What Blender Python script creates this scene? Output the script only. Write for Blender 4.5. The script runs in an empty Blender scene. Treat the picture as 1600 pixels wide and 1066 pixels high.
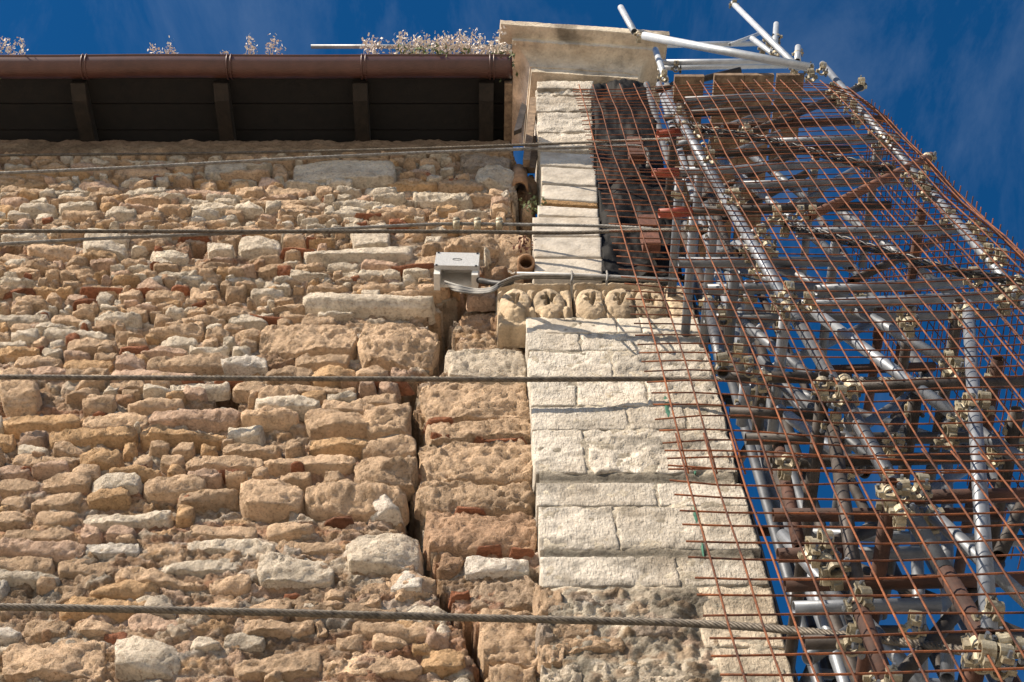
import bpy, math, random
import numpy as np
from mathutils import Vector, Matrix
random.seed(11)
RNG = np.random.default_rng(11)
R = math.radians
SC = bpy.context.scene
COL = SC.collection

# ------------------------------------------------------------------ camera
F, PX, PY = 2400.0, 748.0, 533.0
TH = math.atan(F / 1313.0)
CAMZ = 1.6
cam_d = bpy.data.cameras.new('camera'); cam = bpy.data.objects.new('camera', cam_d); COL.objects.link(cam)
cam.location = (0, 0, CAMZ); cam.rotation_euler = (math.pi / 2 + TH, 0, 0)
cam_d.sensor_width = 36; cam_d.lens = 36 * F / 1600; cam_d.shift_x = (800 - PX) / 1600; cam_d.clip_end = 2000
SC.camera = cam
# ------------------------------------------------------------------ sky, sun, exposure
SUN_E, SUN_A = R(37), R(51)              # elevation; azimuth to the left of straight behind the camera
sdir = Vector((-math.sin(SUN_A) * math.cos(SUN_E), -math.cos(SUN_A) * math.cos(SUN_E), math.sin(SUN_E)))
W = bpy.data.worlds.new('World'); SC.world = W; W.use_nodes = True
wn, wl = W.node_tree.nodes, W.node_tree.links
wn.clear()
sky = wn.new('ShaderNodeTexSky'); sky.sky_type = 'NISHITA'; sky.sun_disc = False
sky.sun_elevation = SUN_E; sky.sun_rotation = math.atan2(sdir.x, sdir.y)
sky.air_density = 1.0; sky.dust_density = 0.15; sky.ozone_density = 3.2; sky.altitude = 900
tc = wn.new('ShaderNodeTexCoord'); mp = wn.new('ShaderNodeMapping'); mp.inputs['Rotation'].default_value = (0.2, 0.35, 0.35)
mp.inputs['Scale'].default_value = (3.2, 1.2, 1.5)
ns = wn.new('ShaderNodeTexNoise'); ns.inputs['Scale'].default_value = 2.3; ns.inputs['Detail'].default_value = 10; ns.inputs['Roughness'].default_value = .68
ns.inputs['Distortion'].default_value = .5
rp = wn.new('ShaderNodeValToRGB'); rp.color_ramp.elements[0].position = .46; rp.color_ramp.elements[1].position = .95
rp.color_ramp.elements[0].color = (0, 0, 0, 1); rp.color_ramp.elements[1].color = (.22, .22, .22, 1)
mx = wn.new('ShaderNodeMix'); mx.data_type = 'RGBA'; mx.inputs['B'].default_value = (4.6, 5.6, 7.0, 1)
hs = wn.new('ShaderNodeHueSaturation'); hs.inputs['Saturation'].default_value = 1.33
bg = wn.new('ShaderNodeBackground'); bg.inputs['Strength'].default_value = .072
wo = wn.new('ShaderNodeOutputWorld')
wl.new(tc.outputs['Generated'], mp.inputs['Vector']); wl.new(mp.outputs[0], ns.inputs['Vector'])
wl.new(ns.outputs['Fac'], rp.inputs[0]); wl.new(rp.outputs[0], mx.inputs['Factor'])
wl.new(sky.outputs[0], hs.inputs['Color']); wl.new(hs.outputs[0], mx.inputs['A']); wl.new(mx.outputs['Result'], bg.inputs[0]); wl.new(bg.outputs[0], wo.inputs[0])
sd = bpy.data.lights.new('sun', 'SUN'); sun = bpy.data.objects.new('sun', sd); COL.objects.link(sun)
sd.energy = 5.0; sd.angle = R(.5); sd.color = (1, .87, .70)
sun.rotation_euler = sdir.to_track_quat('Z', 'Y').to_euler(); sun.location = (-8, -8, 12)
VS = SC.view_settings; VS.view_transform = 'Standard'; VS.look = 'None'; VS.gamma = 1; VS.use_curve_mapping = False; VS.exposure = 0.72
SC.cycles.use_denoising = True; SC.cycles.denoising_prefilter = 'FAST'; SC.cycles.max_bounces = 6; SC.cycles.diffuse_bounces = 4

# ------------------------------------------------------------------ pixel of the photograph -> point on a real plane
cT, sT = math.cos(TH), math.sin(TH)
def ray(px, py):
    u, v = (px - PX) / F, (PY - py) / F
    return Vector((u, cT - sT * v, sT + cT * v))
def U(px, py, Y):
    d = ray(px, py); t = Y / d.y
    return Vector((d.x * t, Y, d.z * t + CAMZ))
LEAN = .111
def planeY(z, off=0):                    # the leaning scaffold face
    return 2.79 + LEAN * (z - CAMZ - 3.4) + off
def UM(px, py, off=0.):
    d = ray(px, py); t = (2.79 - LEAN * 3.4 + off) / (d.y - LEAN * d.z)
    return Vector((d.x * t, d.y * t, d.z * t + CAMZ))
def proj(p):
    q = (p[0], p[1], p[2] - CAMZ); w = q[1] * cT + q[2] * sT
    return PX + F * q[0] / w, PY - F * (-q[1] * sT + q[2] * cT) / w

# ------------------------------------------------------------------ numpy noise
def _h(ix, iy, iz, s):
    n = (ix.astype(np.int64) * 374761393 + iy.astype(np.int64) * 668265263 + iz.astype(np.int64) * 2147483647 + s * 974634777) & 0xFFFFFFFF
    n = ((n ^ (n >> 13)) * 1274126177) & 0xFFFFFFFF
    n = ((n ^ (n >> 15)) * 2246822519) & 0xFFFFFFFF
    return ((n ^ (n >> 16)) & 0xFFFFFF) / float(0xFFFFFF)
def vnoise(p, s=0):
    i = np.floor(p); f = p - i; f = f * f * (3 - 2 * f)
    x, y, z = i[:, 0], i[:, 1], i[:, 2]; r = 0
    for a in (0, 1):
        wa = f[:, 0] if a else 1 - f[:, 0]
        for b in (0, 1):
            wb = f[:, 1] if b else 1 - f[:, 1]
            for c in (0, 1):
                wc = f[:, 2] if c else 1 - f[:, 2]
                r = r + wa * wb * wc * _h(x + a, y + b, z + c, s)
    return r * 2 - 1
def fbm(p, sc, o=4, g=.5, s=0):
    r, a, q = 0, 1., p * sc
    for k in range(o):
        r = r + a * vnoise(q, s + k * 17); q = q * 2.03; a *= g
    return r
def worley(p, sc, s=0):                  # p: N x 2 -> distances F1, F2 and a random id per cell
    q = p * sc; i = np.floor(q); d1 = np.full(len(p), 9.); d2 = d1.copy(); cid = np.zeros(len(p))
    for a in (-1, 0, 1):
        for b in (-1, 0, 1):
            cx, cy = i[:, 0] + a, i[:, 1] + b; zz = np.zeros_like(cx)
            jx, jy = _h(cx, cy, zz, s), _h(cx, cy, zz, s + 5)
            d = np.hypot(cx + jx - q[:, 0], cy + jy - q[:, 1]); idv = _h(cx, cy, zz, s + 9)
            m = d < d1
            d2 = np.where(m, d1, np.minimum(d2, d)); cid = np.where(m, idv, cid); d1 = np.where(m, d, d1)
    return d1, d2, cid

# ------------------------------------------------------------------ object helpers
WL = {}
def tag(o, label=None, cat=None, group=None, kind=None):
    if label: o['label'] = label
    if cat: o['category'] = cat
    if group: o['group'] = group
    if kind: o['kind'] = kind
    return o
def thing(name, label, cat, loc, group=None):
    o = bpy.data.objects.new(name, None); COL.objects.link(o); o.empty_display_size = .1
    o.location = loc; WL[o] = Vector(loc)
    return tag(o, label, cat, group)
def mesh(name, V, Fc, mat, smooth=True, tint=None, center=True):
    V = np.asarray(V, float); c = V.mean(0) if center else np.zeros(3)
    me = bpy.data.meshes.new(name)
    if isinstance(Fc, np.ndarray):
        n, k = Fc.shape
        me.vertices.add(len(V)); me.vertices.foreach_set('co', (V - c).ravel())
        me.loops.add(n * k); me.loops.foreach_set('vertex_index', Fc.ravel().astype(np.int32))
        me.polygons.add(n); me.polygons.foreach_set('loop_start', np.arange(0, n * k, k, dtype=np.int32))
        me.update(calc_edges=True)
    else:
        me.from_pydata((V - c).tolist(), [], Fc)
    if tint is not None:
        at = me.attributes.new('tint', 'FLOAT_COLOR', 'POINT')
        t = np.ones((len(V), 4)); t[:, :3] = tint
        at.data.foreach_set('color', t.ravel())
    if smooth: me.polygons.foreach_set('use_smooth', np.ones(len(me.polygons), bool))
    me.materials.append(mat)
    return me, Vector(c)
def put(name, me, loc, parent=None):
    o = bpy.data.objects.new(name, me); COL.objects.link(o); loc = Vector(loc); WL[o] = loc
    if parent: o.parent = parent; o.location = loc - WL[parent]
    else: o.location = loc
    return o
def part(name, V, Fc, mat, parent=None, smooth=True, tint=None):
    me, c = mesh(name, V, Fc, mat, smooth, tint)
    return put(name, me, c, parent)
def gridF(nu, nv):
    i = np.arange((nu - 1) * (nv - 1)); a = (i // (nv - 1)) * nv + i % (nv - 1)
    return np.stack([a, a + 1, a + nv + 1, a + nv], 1)
def join(parts):
    V, Fs, n = [], [], 0
    for v, f in parts:
        V.append(np.asarray(v, float)); Fs += [tuple(int(k) + n for k in q) for q in f]; n += len(v)
    return np.concatenate(V), Fs
def box(c, s, rot=None):
    x, y, z = [k / 2 for k in s]
    v = np.array([(-x, -y, -z), (x, -y, -z), (x, y, -z), (-x, y, -z), (-x, -y, z), (x, -y, z), (x, y, z), (-x, y, z)])
    if rot is not None: v = v @ np.array(rot.to_3x3()).T
    return v + np.array(c), [(0, 3, 2, 1), (4, 5, 6, 7), (0, 1, 5, 4), (1, 2, 6, 5), (2, 3, 7, 6), (3, 0, 4, 7)]
def frames(P):
    P = [Vector(p) for p in P]; T = []
    for i in range(len(P)):
        T.append((P[min(i + 1, len(P) - 1)] - P[max(i - 1, 0)]).normalized())
    n = T[0].cross(Vector((0, 0, 1)));  n = n if n.length > .1 else T[0].cross(Vector((1, 0, 0)))
    n.normalize(); out = []
    for p, t in zip(P, T):
        n = (n - t * n.dot(t)).normalized(); out.append((p, n, t.cross(n)))
    return out
def pathtube(P, r, n=6, cap=True):
    V, Fs = [], []
    fr = frames(P)
    for k, (p, a, b) in enumerate(fr):
        rr = r[k] if hasattr(r, '__len__') else r
        for j in range(n):
            t = 2 * math.pi * j / n; V.append(p + a * (math.cos(t) * rr) + b * (math.sin(t) * rr))
    for k in range(len(P) - 1):
        for j in range(n):
            Fs.append((k * n + j, k * n + (j + 1) % n, (k + 1) * n + (j + 1) % n, (k + 1) * n + j))
    if cap:
        Fs.append(tuple(range(n - 1, -1, -1))); Fs.append(tuple(range((len(P) - 1) * n, len(P) * n)))
    return np.array([tuple(v) for v in V]), Fs
def pipe(p0, p1, r, wall=.004, n=14):    # hollow tube with open ends
    p0, p1 = Vector(p0), Vector(p1); d = (p1 - p0).normalized(); L = (p1 - p0).length; k = min(.12, L * .3)
    P = [p0 + d * k, p0, p0, p1, p1, p1 - d * k]; rr = [r - wall, r - wall, r, r, r - wall, r - wall]
    a = d.cross(Vector((0, 0, 1))); a = a if a.length > .1 else d.cross(Vector((1, 0, 0))); a.normalize(); b = d.cross(a)
    V, Fs = [], []
    for p, q in zip(P, rr):
        for j in range(n):
            t = 2 * math.pi * j / n; V.append(tuple(p + a * (math.cos(t) * q) + b * (math.sin(t) * q)))
    for i in range(5):
        for j in range(n): Fs.append((i * n + j, i * n + (j + 1) % n, (i + 1) * n + (j + 1) % n, (i + 1) * n + j))
    return np.array(V), Fs
def rope(P, Rr, lay, strands=6, n=5):
    P = [Vector(p) for p in P]; seg = [0]
    for a, b in zip(P, P[1:]): seg.append(seg[-1] + (b - a).length)
    L = seg[-1]; N = int(L / lay * 9) + 2; Q = []; k = 0
    for i in range(N):                   # Catmull-like resample (linear on a dense path)
        s = L * i / (N - 1)
        while k < len(P) - 2 and seg[k + 1] < s: k += 1
        Q.append(P[k].lerp(P[k + 1], (s - seg[k]) / max(1e-6, seg[k + 1] - seg[k])))
    fr = frames(Q); out = []
    for m in range(strands):
        pts = []
        for i, (p, a, b) in enumerate(fr):
            t = 2 * math.pi * (m / strands + (L * i / (N - 1)) / lay)
            pts.append(p + a * (math.cos(t) * Rr * .62) + b * (math.sin(t) * Rr * .62))
        out.append(pathtube(pts, Rr * .40, n))
    return join(out)
def smoothpath(P, n=8):
    P = [Vector(p) for p in P]; out = []
    for i in range(len(P) - 1):
        a, b, c, d = P[max(i - 1, 0)], P[i], P[i + 1], P[min(i + 2, len(P) - 1)]
        for k in range(n):
            t = k / n
            out.append(.5 * ((2 * b) + (c - a) * t + (2 * a - 5 * b + 4 * c - d) * t * t + (3 * b - a - 3 * c + d) * t ** 3))
    return out + [P[-1]]

# ------------------------------------------------------------------ materials
def newmat(name, rough=.8, metal=0.):
    m = bpy.data.materials.new(name); m.use_nodes = True; b = m.node_tree.nodes['Principled BSDF']
    b.inputs['Roughness'].default_value = rough; b.inputs['Metallic'].default_value = metal
    return m, m.node_tree.nodes, m.node_tree.links, b
def noise(N, L, scale, detail=6, rough=.6, vec=None, dist=0.):
    t = N.new('ShaderNodeTexNoise'); t.inputs['Scale'].default_value = scale; t.inputs['Detail'].default_value = detail
    t.inputs['Roughness'].default_value = rough; t.inputs['Distortion'].default_value = dist
    if vec: L.new(vec, t.inputs['Vector'])
    return t.outputs['Fac']
def ramp(N, L, fac, stops):
    r = N.new('ShaderNodeValToRGB'); e = r.color_ramp.elements
    while len(e) < len(stops): e.new(.5)
    for k, (p, c) in enumerate(stops):
        e[k].position = p; e[k].color = (*c, 1) if len(c) == 3 else c
    L.new(fac, r.inputs[0]); return r.outputs[0]
def mix(N, L, a, b, fac, mode='MIX'):
    m = N.new('ShaderNodeMix'); m.data_type = 'RGBA'; m.blend_type = mode
    for s, v in (('A', a), ('B', b)):
        if isinstance(v, tuple): m.inputs[s].default_value = (*v, 1)
        else: L.new(v, m.inputs[s])
    if isinstance(fac, (int, float)): m.inputs['Factor'].default_value = fac
    else: L.new(fac, m.inputs['Factor'])
    return m.outputs['Result']
def bump(N, L, b, heights):
    prev = None
    for h, s, d in heights:
        n = N.new('ShaderNodeBump'); n.inputs['Strength'].default_value = s; n.inputs['Distance'].default_value = d
        L.new(h, n.inputs['Height'])
        if prev: L.new(prev, n.inputs['Normal'])
        prev = n.outputs[0]
    L.new(prev, b.inputs['Normal'])
def pos(N):
    return N.new('ShaderNodeNewGeometry').outputs['Position']
def g(v): return (v, v, v)

def stone_material(name, relief=1., speck=.5, tool=0., grime=0.):
    m, N, L, b = newmat(name, .92); b.inputs['Specular IOR Level'].default_value = .25
    p = pos(N); at = N.new('ShaderNodeAttribute'); at.attribute_name = 'tint'
    n1 = noise(N, L, 9, 6, .65, p); n2 = noise(N, L, 55, 6, .7, p); n3 = noise(N, L, 170, 4, .6, p)
    c = mix(N, L, at.outputs['Color'], ramp(N, L, n1, [(.28, g(.50)), (.5, g(1.0)), (.72, g(1.3))]), .75, 'MULTIPLY')
    c = mix(N, L, c, ramp(N, L, n2, [(.30, (.55, .45, .38)), (.47, g(1.)), (.8, (1.18, 1.16, 1.13))]), speck, 'MULTIPLY')
    if grime:
        c = mix(N, L, c, (.34, .27, .19), ramp(N, L, noise(N, L, 2.3, 7, .68, p, .3), [(.47, g(0)), (.62, g(grime)), (.8, g(grime * 1.4))]))
        c = mix(N, L, c, (.16, .145, .125), ramp(N, L, noise(N, L, 5.5, 8, .72, p, .2), [(.60, g(0)), (.72, g(grime * 1.3))]))
    n4 = noise(N, L, 26, 5, .7, p)
    c = mix(N, L, c, (.30, .29, .275), ramp(N, L, n4, [(.66, g(0)), (.8, g(.55))]))
    L.new(c, b.inputs['Base Color'])
    v = N.new('ShaderNodeTexVoronoi'); v.inputs['Scale'].default_value = 38; L.new(p, v.inputs['Vector'])
    hs_ = [(noise(N, L, 22, 6, .62, p, .4), .9 * relief, .022), (v.outputs['Distance'], .35 * relief, .012), (n2, .9 * relief, .012), (n3, .6 * relief, .004)]
    if tool:
        mp = N.new('ShaderNodeMapping'); mp.inputs['Rotation'].default_value = (0, R(38), 0); mp.inputs['Scale'].default_value = (85, 85, 24); L.new(p, mp.inputs['Vector'])
        hs_.append((noise(N, L, 1, 3, .5, mp.outputs[0], .6), tool, .009))
    bump(N, L, b, hs_)
    return m
M = {}
M['rubble'] = stone_material('rubble_stone', 1.5, 1., 0., .06)
M['mortar'] = stone_material('rough_mortar', 1.5, 1., 0., .08)
M['ashlar'] = stone_material('tooled_limestone', .9, .5, 1., .36)
M['smooth_ashlar'] = stone_material('smooth_limestone', .3, .4, .0, .42)
M['carved'] = stone_material('carved_limestone', .5, .55, 0., .4)

def simple(name, c0, c1, scale, rough, metal=0., bumps=.3, bscale=60, c2=None, lo=.35, hi=.65, objrand=0.):
    m, N, L, b = newmat(name, rough, metal); p = pos(N)
    st = [(lo, c0), (hi, c1)] + ([(min(.99, hi + .12), c2)] if c2 else [])
    c = ramp(N, L, noise(N, L, scale, 6, .65, p), st)
    if objrand:
        oi = N.new('ShaderNodeObjectInfo'); c = mix(N, L, c, ramp(N, L, oi.outputs['Random'], [(0, g(1 - objrand)), (1, g(1 + objrand))]), 1., 'MULTIPLY')
    L.new(c, b.inputs['Base Color'])
    bump(N, L, b, [(noise(N, L, bscale, 5, .6, p), bumps, .004)])
    return m
M['rebar'] = simple('rusty_rebar', (.04, .013, .007), (.23, .072, .022), 14, .85, 0, .5, 220, objrand=.35)
M['steel'] = simple('galvanised_tube', (.08, .09, .108), (.18, .196, .22), 6, .5, .35, .12, 90, (.16, .125, .10), .3, .62, .45)
M['bright_steel'] = simple('new_galvanised_tube', (.36, .39, .42), (.52, .55, .58), 8, .45, .3, .08, 90, objrand=.08)
M['rust'] = simple('rusty_tube', (.03, .014, .010), (.08, .034, .021), 10, .8, .1, .3, 90, (.14, .062, .037), objrand=.3)
M['dark_tube'] = simple('grimy_dark_tube', (.018, .015, .013), (.06, .05, .045), 10, .62, .3, .25, 90, (.13, .10, .08), objrand=.3)
M['primer'] = simple('red_primer_tube', (.22, .035, .015), (.34, .06, .025), 14, .6, 0, .2, 90)
M['coupler'] = simple('zinc_coupler', (.16, .125, .075), (.42, .38, .28), 28, .55, .3, .5, 130, (.22, .11, .06), .3, .66, .4)
M['rope'] = simple('weathered_wire_rope', (.05, .042, .034), (.17, .145, .115), 30, .6, .35, .3, 160, objrand=.12)
M['grey_rope'] = simple('grey_wire_rope', (.11, .105, .10), (.27, .26, .24), 30, .55, .35, .3, 160)
M['black_rope'] = simple('black_wire_rope', (.02, .02, .022), (.10, .10, .10), 20, .45, .3, .3, 160, (.42, .42, .42), .4, .68)
M['gutter'] = simple('brown_painted_metal', (.062, .026, .020), (.10, .042, .032), 7, .42, .0, .08, 50, (.14, .085, .066), .3, .7)
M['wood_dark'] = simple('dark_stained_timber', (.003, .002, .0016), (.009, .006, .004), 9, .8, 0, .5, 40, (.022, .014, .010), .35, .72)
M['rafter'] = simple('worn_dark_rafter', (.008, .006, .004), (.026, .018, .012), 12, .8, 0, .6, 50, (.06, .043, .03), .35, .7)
M['wood'] = simple('weathered_timber', (.10, .066, .040), (.26, .18, .115), 18, .85, 0, .6, 60, objrand=.2)
M['tarp'] = simple('black_plastic_sheet', (.003, .003, .0035), (.010, .010, .011), 30, .7, 0, .9, 45, (.06, .06, .063), .5, .84)
M['tarp'].node_tree.nodes['Principled BSDF'].inputs['Specular IOR Level'].default_value = .15
M['light_rust'] = simple('light_rust_tube', (.10, .045, .028), (.20, .09, .055), 10, .8, 0, .3, 90)
M['brick'] = simple('red_brick', (.075, .032, .022), (.15, .06, .04), 24, .92, 0, .8, 90, (.42, .27, .18), objrand=.25)
M['terracotta'] = simple('terracotta', (.26, .14, .075), (.42, .25, .14), 22, .9, 0, .5, 90)
M['box_plastic'] = simple('grey_box_plastic', (.36, .365, .365), (.54, .545, .54), 150, .6, 0, .5, 260)
M['black'] = simple('black_rubber', (.012, .012, .013), (.035, .035, .037), 30, .5, 0, .1, 60)
M['cable_grey'] = simple('grey_cable_sheath', (.12, .115, .105), (.26, .25, .23), 18, .6, 0, .1, 60, objrand=.35)
M['white_conduit'] = simple('white_conduit', (.55, .54, .51), (.70, .69, .66), 14, .5, 0, .1, 60)
M['leaf'] = simple('green_weed', (.07, .10, .035), (.16, .19, .08), 40, .8, 0, 0., 60)
M['flower'] = simple('dry_pink_flowers', (.62, .53, .46), (.84, .78, .71), 60, .9, 0, 0., 60)
M['stem'] = simple('dry_stem', (.22, .15, .09), (.36, .25, .16), 60, .9, 0, 0., 60)
M['green_paint'] = simple('green_spray_paint', (.02, .10, .065), (.06, .19, .125), 30, .8, 0, .8, 60)
M['roof'] = simple('clay_roof', (.26, .12, .07), (.40, .21, .13), 10, .9, 0, .4, 40)
M['ground'] = simple('stone_paving', (.38, .34, .29), (.50, .455, .39), 1.4, .9, 0, .3, 14)

# ------------------------------------------------------------------ ground
me, c = mesh('ground', [(-300, -300, 0), (300, -300, 0), (300, 300, 0), (-300, 300, 0)], [(0, 1, 2, 3)], M['ground'], False)
tag(put('ground', me, c), 'pale stone paved ground in front of the wall', kind='structure')

# ================================================================== rubble wall
YW = 4.6
TAN, PALE, OCH, BRN, PNK, GRW = [np.array(c) for c in ((.60, .43, .285), (.67, .58, .46), (.60, .395, .22), (.36, .235, .15), (.58, .41, .30), (.64, .58, .50))]
MORT = np.array((.33, .215, .135)); RED = np.array((.31, .13, .072)); GRY = np.array((.27, .22, .175))
CR = [(805, 225), (806, 330), (795, 395), (762, 425), (738, 450), (695, 478), (690, 500), (700, 545), (694, 575), (648, 592), (643, 640), (655, 700), (638, 785), (668, 880), (664, 905), (712, 945), (722, 985), (745, 1040), (752, 1075)]
CRP = [U(x, y, YW) for x, y in CR]
crz = np.array([p.z for p in CRP])[::-1]; crx = np.array([p.x for p in CRP])[::-1]
crw = np.array([.02, .02, .04, .055, .06, .06, .06, .06, .06, .045, .04, .045, .04, .045, .05, .025, .03, .03, .02])[::-1] * 1.35
def crack(z): return np.interp(z, crz, crx), np.interp(z, crz, crw)
def ztop(y): return U(748, y, YW).z
Z0, ZT, ZBED = ztop(1100), ztop(228), ztop(246)
PIL_L, PIL_R = .29, 1.36
HOLES = [(290, 377, 325, 401), (331, 600, 378, 633), (2, 386, 36, 400), (240, 783, 262, 796)]
HOLEW = []
for a, b_, c_, d_ in HOLES:
    p, q = U(a, d_, YW), U(c_, b_, YW); HOLEW.append((p.x, p.z, q.x, q.z))
STAINS_DARKS = [(55, 905, .42, .22, .50), (470, 985, .5, .22, .55), (180, 905, .3, .15, .7), (760, 905, .3, .12, .6), (620, 255, .9, .2, .72), (60, 250, .9, .25, .62), (250, 252, 1.2, .2, .7), (500, 980, .3, .3, .7), (720, 300, .4, .5, .85)]  # stains low on the wall, plain darker patches along the wall head
STW = [(U(x, y, YW), a, b_, k) for x, y, a, b_, k in STAINS_DARKS]
def stain_dark(x, z):
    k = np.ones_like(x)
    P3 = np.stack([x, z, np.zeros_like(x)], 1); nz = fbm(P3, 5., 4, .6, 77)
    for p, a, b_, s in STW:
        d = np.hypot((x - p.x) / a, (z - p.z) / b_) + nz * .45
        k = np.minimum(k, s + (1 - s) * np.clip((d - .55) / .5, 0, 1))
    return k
def buried(x, z):                        # where mortar drowns the stones: 0 clear joints .. 1 drowned
    P3 = np.stack([x, z, np.zeros_like(x)], 1)
    low = np.clip((ztop(800) - z) / .35, 0, 1) * .62
    up = np.clip((z - ztop(560)) / .3, 0, 1) * .12
    return np.clip(low + up + .28 * fbm(P3, 1.1, 3, .5, 31) + .04, 0, 1)
def mortar_h(x, z):
    """depth of the mortar surface: positive = towards the camera"""
    P2 = np.stack([x, z], 1); P3 = np.stack([x, z, np.zeros_like(x)], 1)
    wx = P2 + .035 * np.stack([fbm(P3, 8, 3, .5, 3), fbm(P3, 8, 3, .5, 4)], 1)
    wx[:, 1] *= 1.9
    d1, d2, cid = worley(wx, 7., 1); e1 = np.clip((d2 - d1) * 4.5, 0, 1)
    D1, D2, CID = worley(wx, 19., 2); e2 = np.clip((D2 - D1) * 3.5, 0, 1)
    bu = buried(x, z)
    pick = (cid > .30)
    rid = 1 - np.abs(fbm(P3 * np.array([1, 1.7, 1]), 7, 5, .62, 18))
    rid2 = 1 - np.abs(fbm(P3 * np.array([1, 1.5, 1]), 30, 3, .6, 19))
    h = -.046 + .050 * bu + .018 * fbm(P3, 2.2, 3, .5, 6) + .022 * (rid - .6) + .009 * (rid2 - .6)
    lift = .006 + .030 * ((cid * 57) % 1)
    tilt = ((cid * 131) % 1 - .3) * (wx[:, 1] * 7. % 1 - .5) * .03
    h += np.where(pick, (lift + tilt) * e1 ** .7, .004 * e1) * (1 - .2 * bu) + .010 * e2 * (CID > .45)
    return h, cid, e1, CID, e2, pick
xs = np.arange(-4.75, PIL_L + .03, .0125); zs = np.arange(Z0 - .25, ZT, .0125)
GX, GZ = [k.ravel() for k in np.meshgrid(xs, zs, indexing='ij')]
h, cid, e1, CID, e2, pick = mortar_h(GX, GZ)
pal = np.stack([TAN, PALE, OCH, BRN, PNK, TAN * .85, PALE * .85, GRW * .9])
tint = MORT * (1 + .25 * fbm(np.stack([GX, GZ, GX * 0], 1), 1.3, 3, .5, 41))[:, None]
tc1 = pal[(cid * 997).astype(int) % 8] * (.8 + .35 * ((cid * 313) % 1))[:, None]
tint = tint + (tc1 - tint) * (np.where(pick, np.clip(e1 * 1.6 - .25, 0, 1), .15) * .85)[:, None]
tc2 = pal[(CID * 991).astype(int) % 8]
tint = tint + (tc2 - tint) * (np.clip(e2 * 1.5 - .4, 0, 1) * .35)[:, None]
redm = np.clip(fbm(np.stack([GX * .5, GZ * 3, GX * 0], 1), 2.2, 4, .6, 52) * 2.2 - 1.15, 0, 1)
tint = tint + (RED * 1.1 - tint) * (redm * .5)[:, None]
# cement bed along the wall head
bed = np.clip((GZ - ZBED) / .05 + .5 * fbm(np.stack([GX, GZ, GX * 0], 1), 6, 3, .5, 61), 0, 1)
h = h * (1 - bed) + bed * (.045 + .012 * fbm(np.stack([GX, GZ, GX * 0], 1), 9, 4, .6, 62))
tint = tint + (GRY - tint) * (bed * .85)[:, None]
tint = tint * stain_dark(GX, GZ)[:, None]
# the crack and the open strip above it
cx, cw = crack(GZ); jag = .042 * fbm(np.stack([GX * 0, GZ, GX * 0], 1), 9, 4, .6, 71)
dx = GX - cx - jag
inside = np.clip((cw - np.abs(dx)) / .018, 0, 1)
h -= inside * (.34 + .05 * fbm(np.stack([GX, GZ, GX * 0], 1), 12, 3, .5, 72))
openz = np.clip((GZ - ztop(420)) / .12, 0, 1) * np.clip(dx / .03, 0, 1)
h -= openz * .34
rightset = np.clip(dx / .03, 0, 1) * np.clip((GZ - ztop(520)) / .4, 0, 1) * (1 - openz); h -= rightset * .07
for a, b_, c_, d_ in HOLEW:
    inh = np.clip(np.minimum.reduce([GX - a, c_ - GX, GZ - b_, d_ - GZ]) / .015, 0, 1); h -= inh * .28
    tint = tint + (RED * .9 - tint) * (inh * .5)[:, None]
tint = np.clip(tint, .02, .8)
V = np.stack([GX, YW - h, GZ], 1)
wall = thing('rubble_wall', 'cracked rubble stone wall of tan stones in crumbling mortar under the eaves', 'wall', (-2.0, YW, 0))
core = part('mortar_core', V, gridF(len(xs), len(zs)), M['mortar'], wall, True, tint)
tag(core, kind=None)
# plain mass behind the face and the wall below the picture
v1 = box(((-4.75 + PIL_L) / 2, YW + .46, (ZT - .02) / 2), (4.75 + PIL_L - .01, .2, ZT - .02))
part('wall_mass', v1[0], v1[1], M['mortar'], wall, False, np.tile(MORT, (8, 1)))
xs2 = np.linspace(-4.75, PIL_L, 90); zs2 = np.linspace(0, Z0 - .24, 90)
a_, b_ = [k.ravel() for k in np.meshgrid(xs2, zs2, indexing='ij')]
h2 = .03 * fbm(np.stack([a_, b_, a_ * 0], 1), 4, 4, .6, 6)
part('lower_wall_face', np.stack([a_, YW - h2, b_], 1), gridF(90, 90), M['mortar'], wall, True, np.clip(TAN * (1 + 1.2 * fbm(np.stack([a_, b_, a_ * 0], 1), 6, 3, .5, 9))[:, None], .1, .7))

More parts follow.
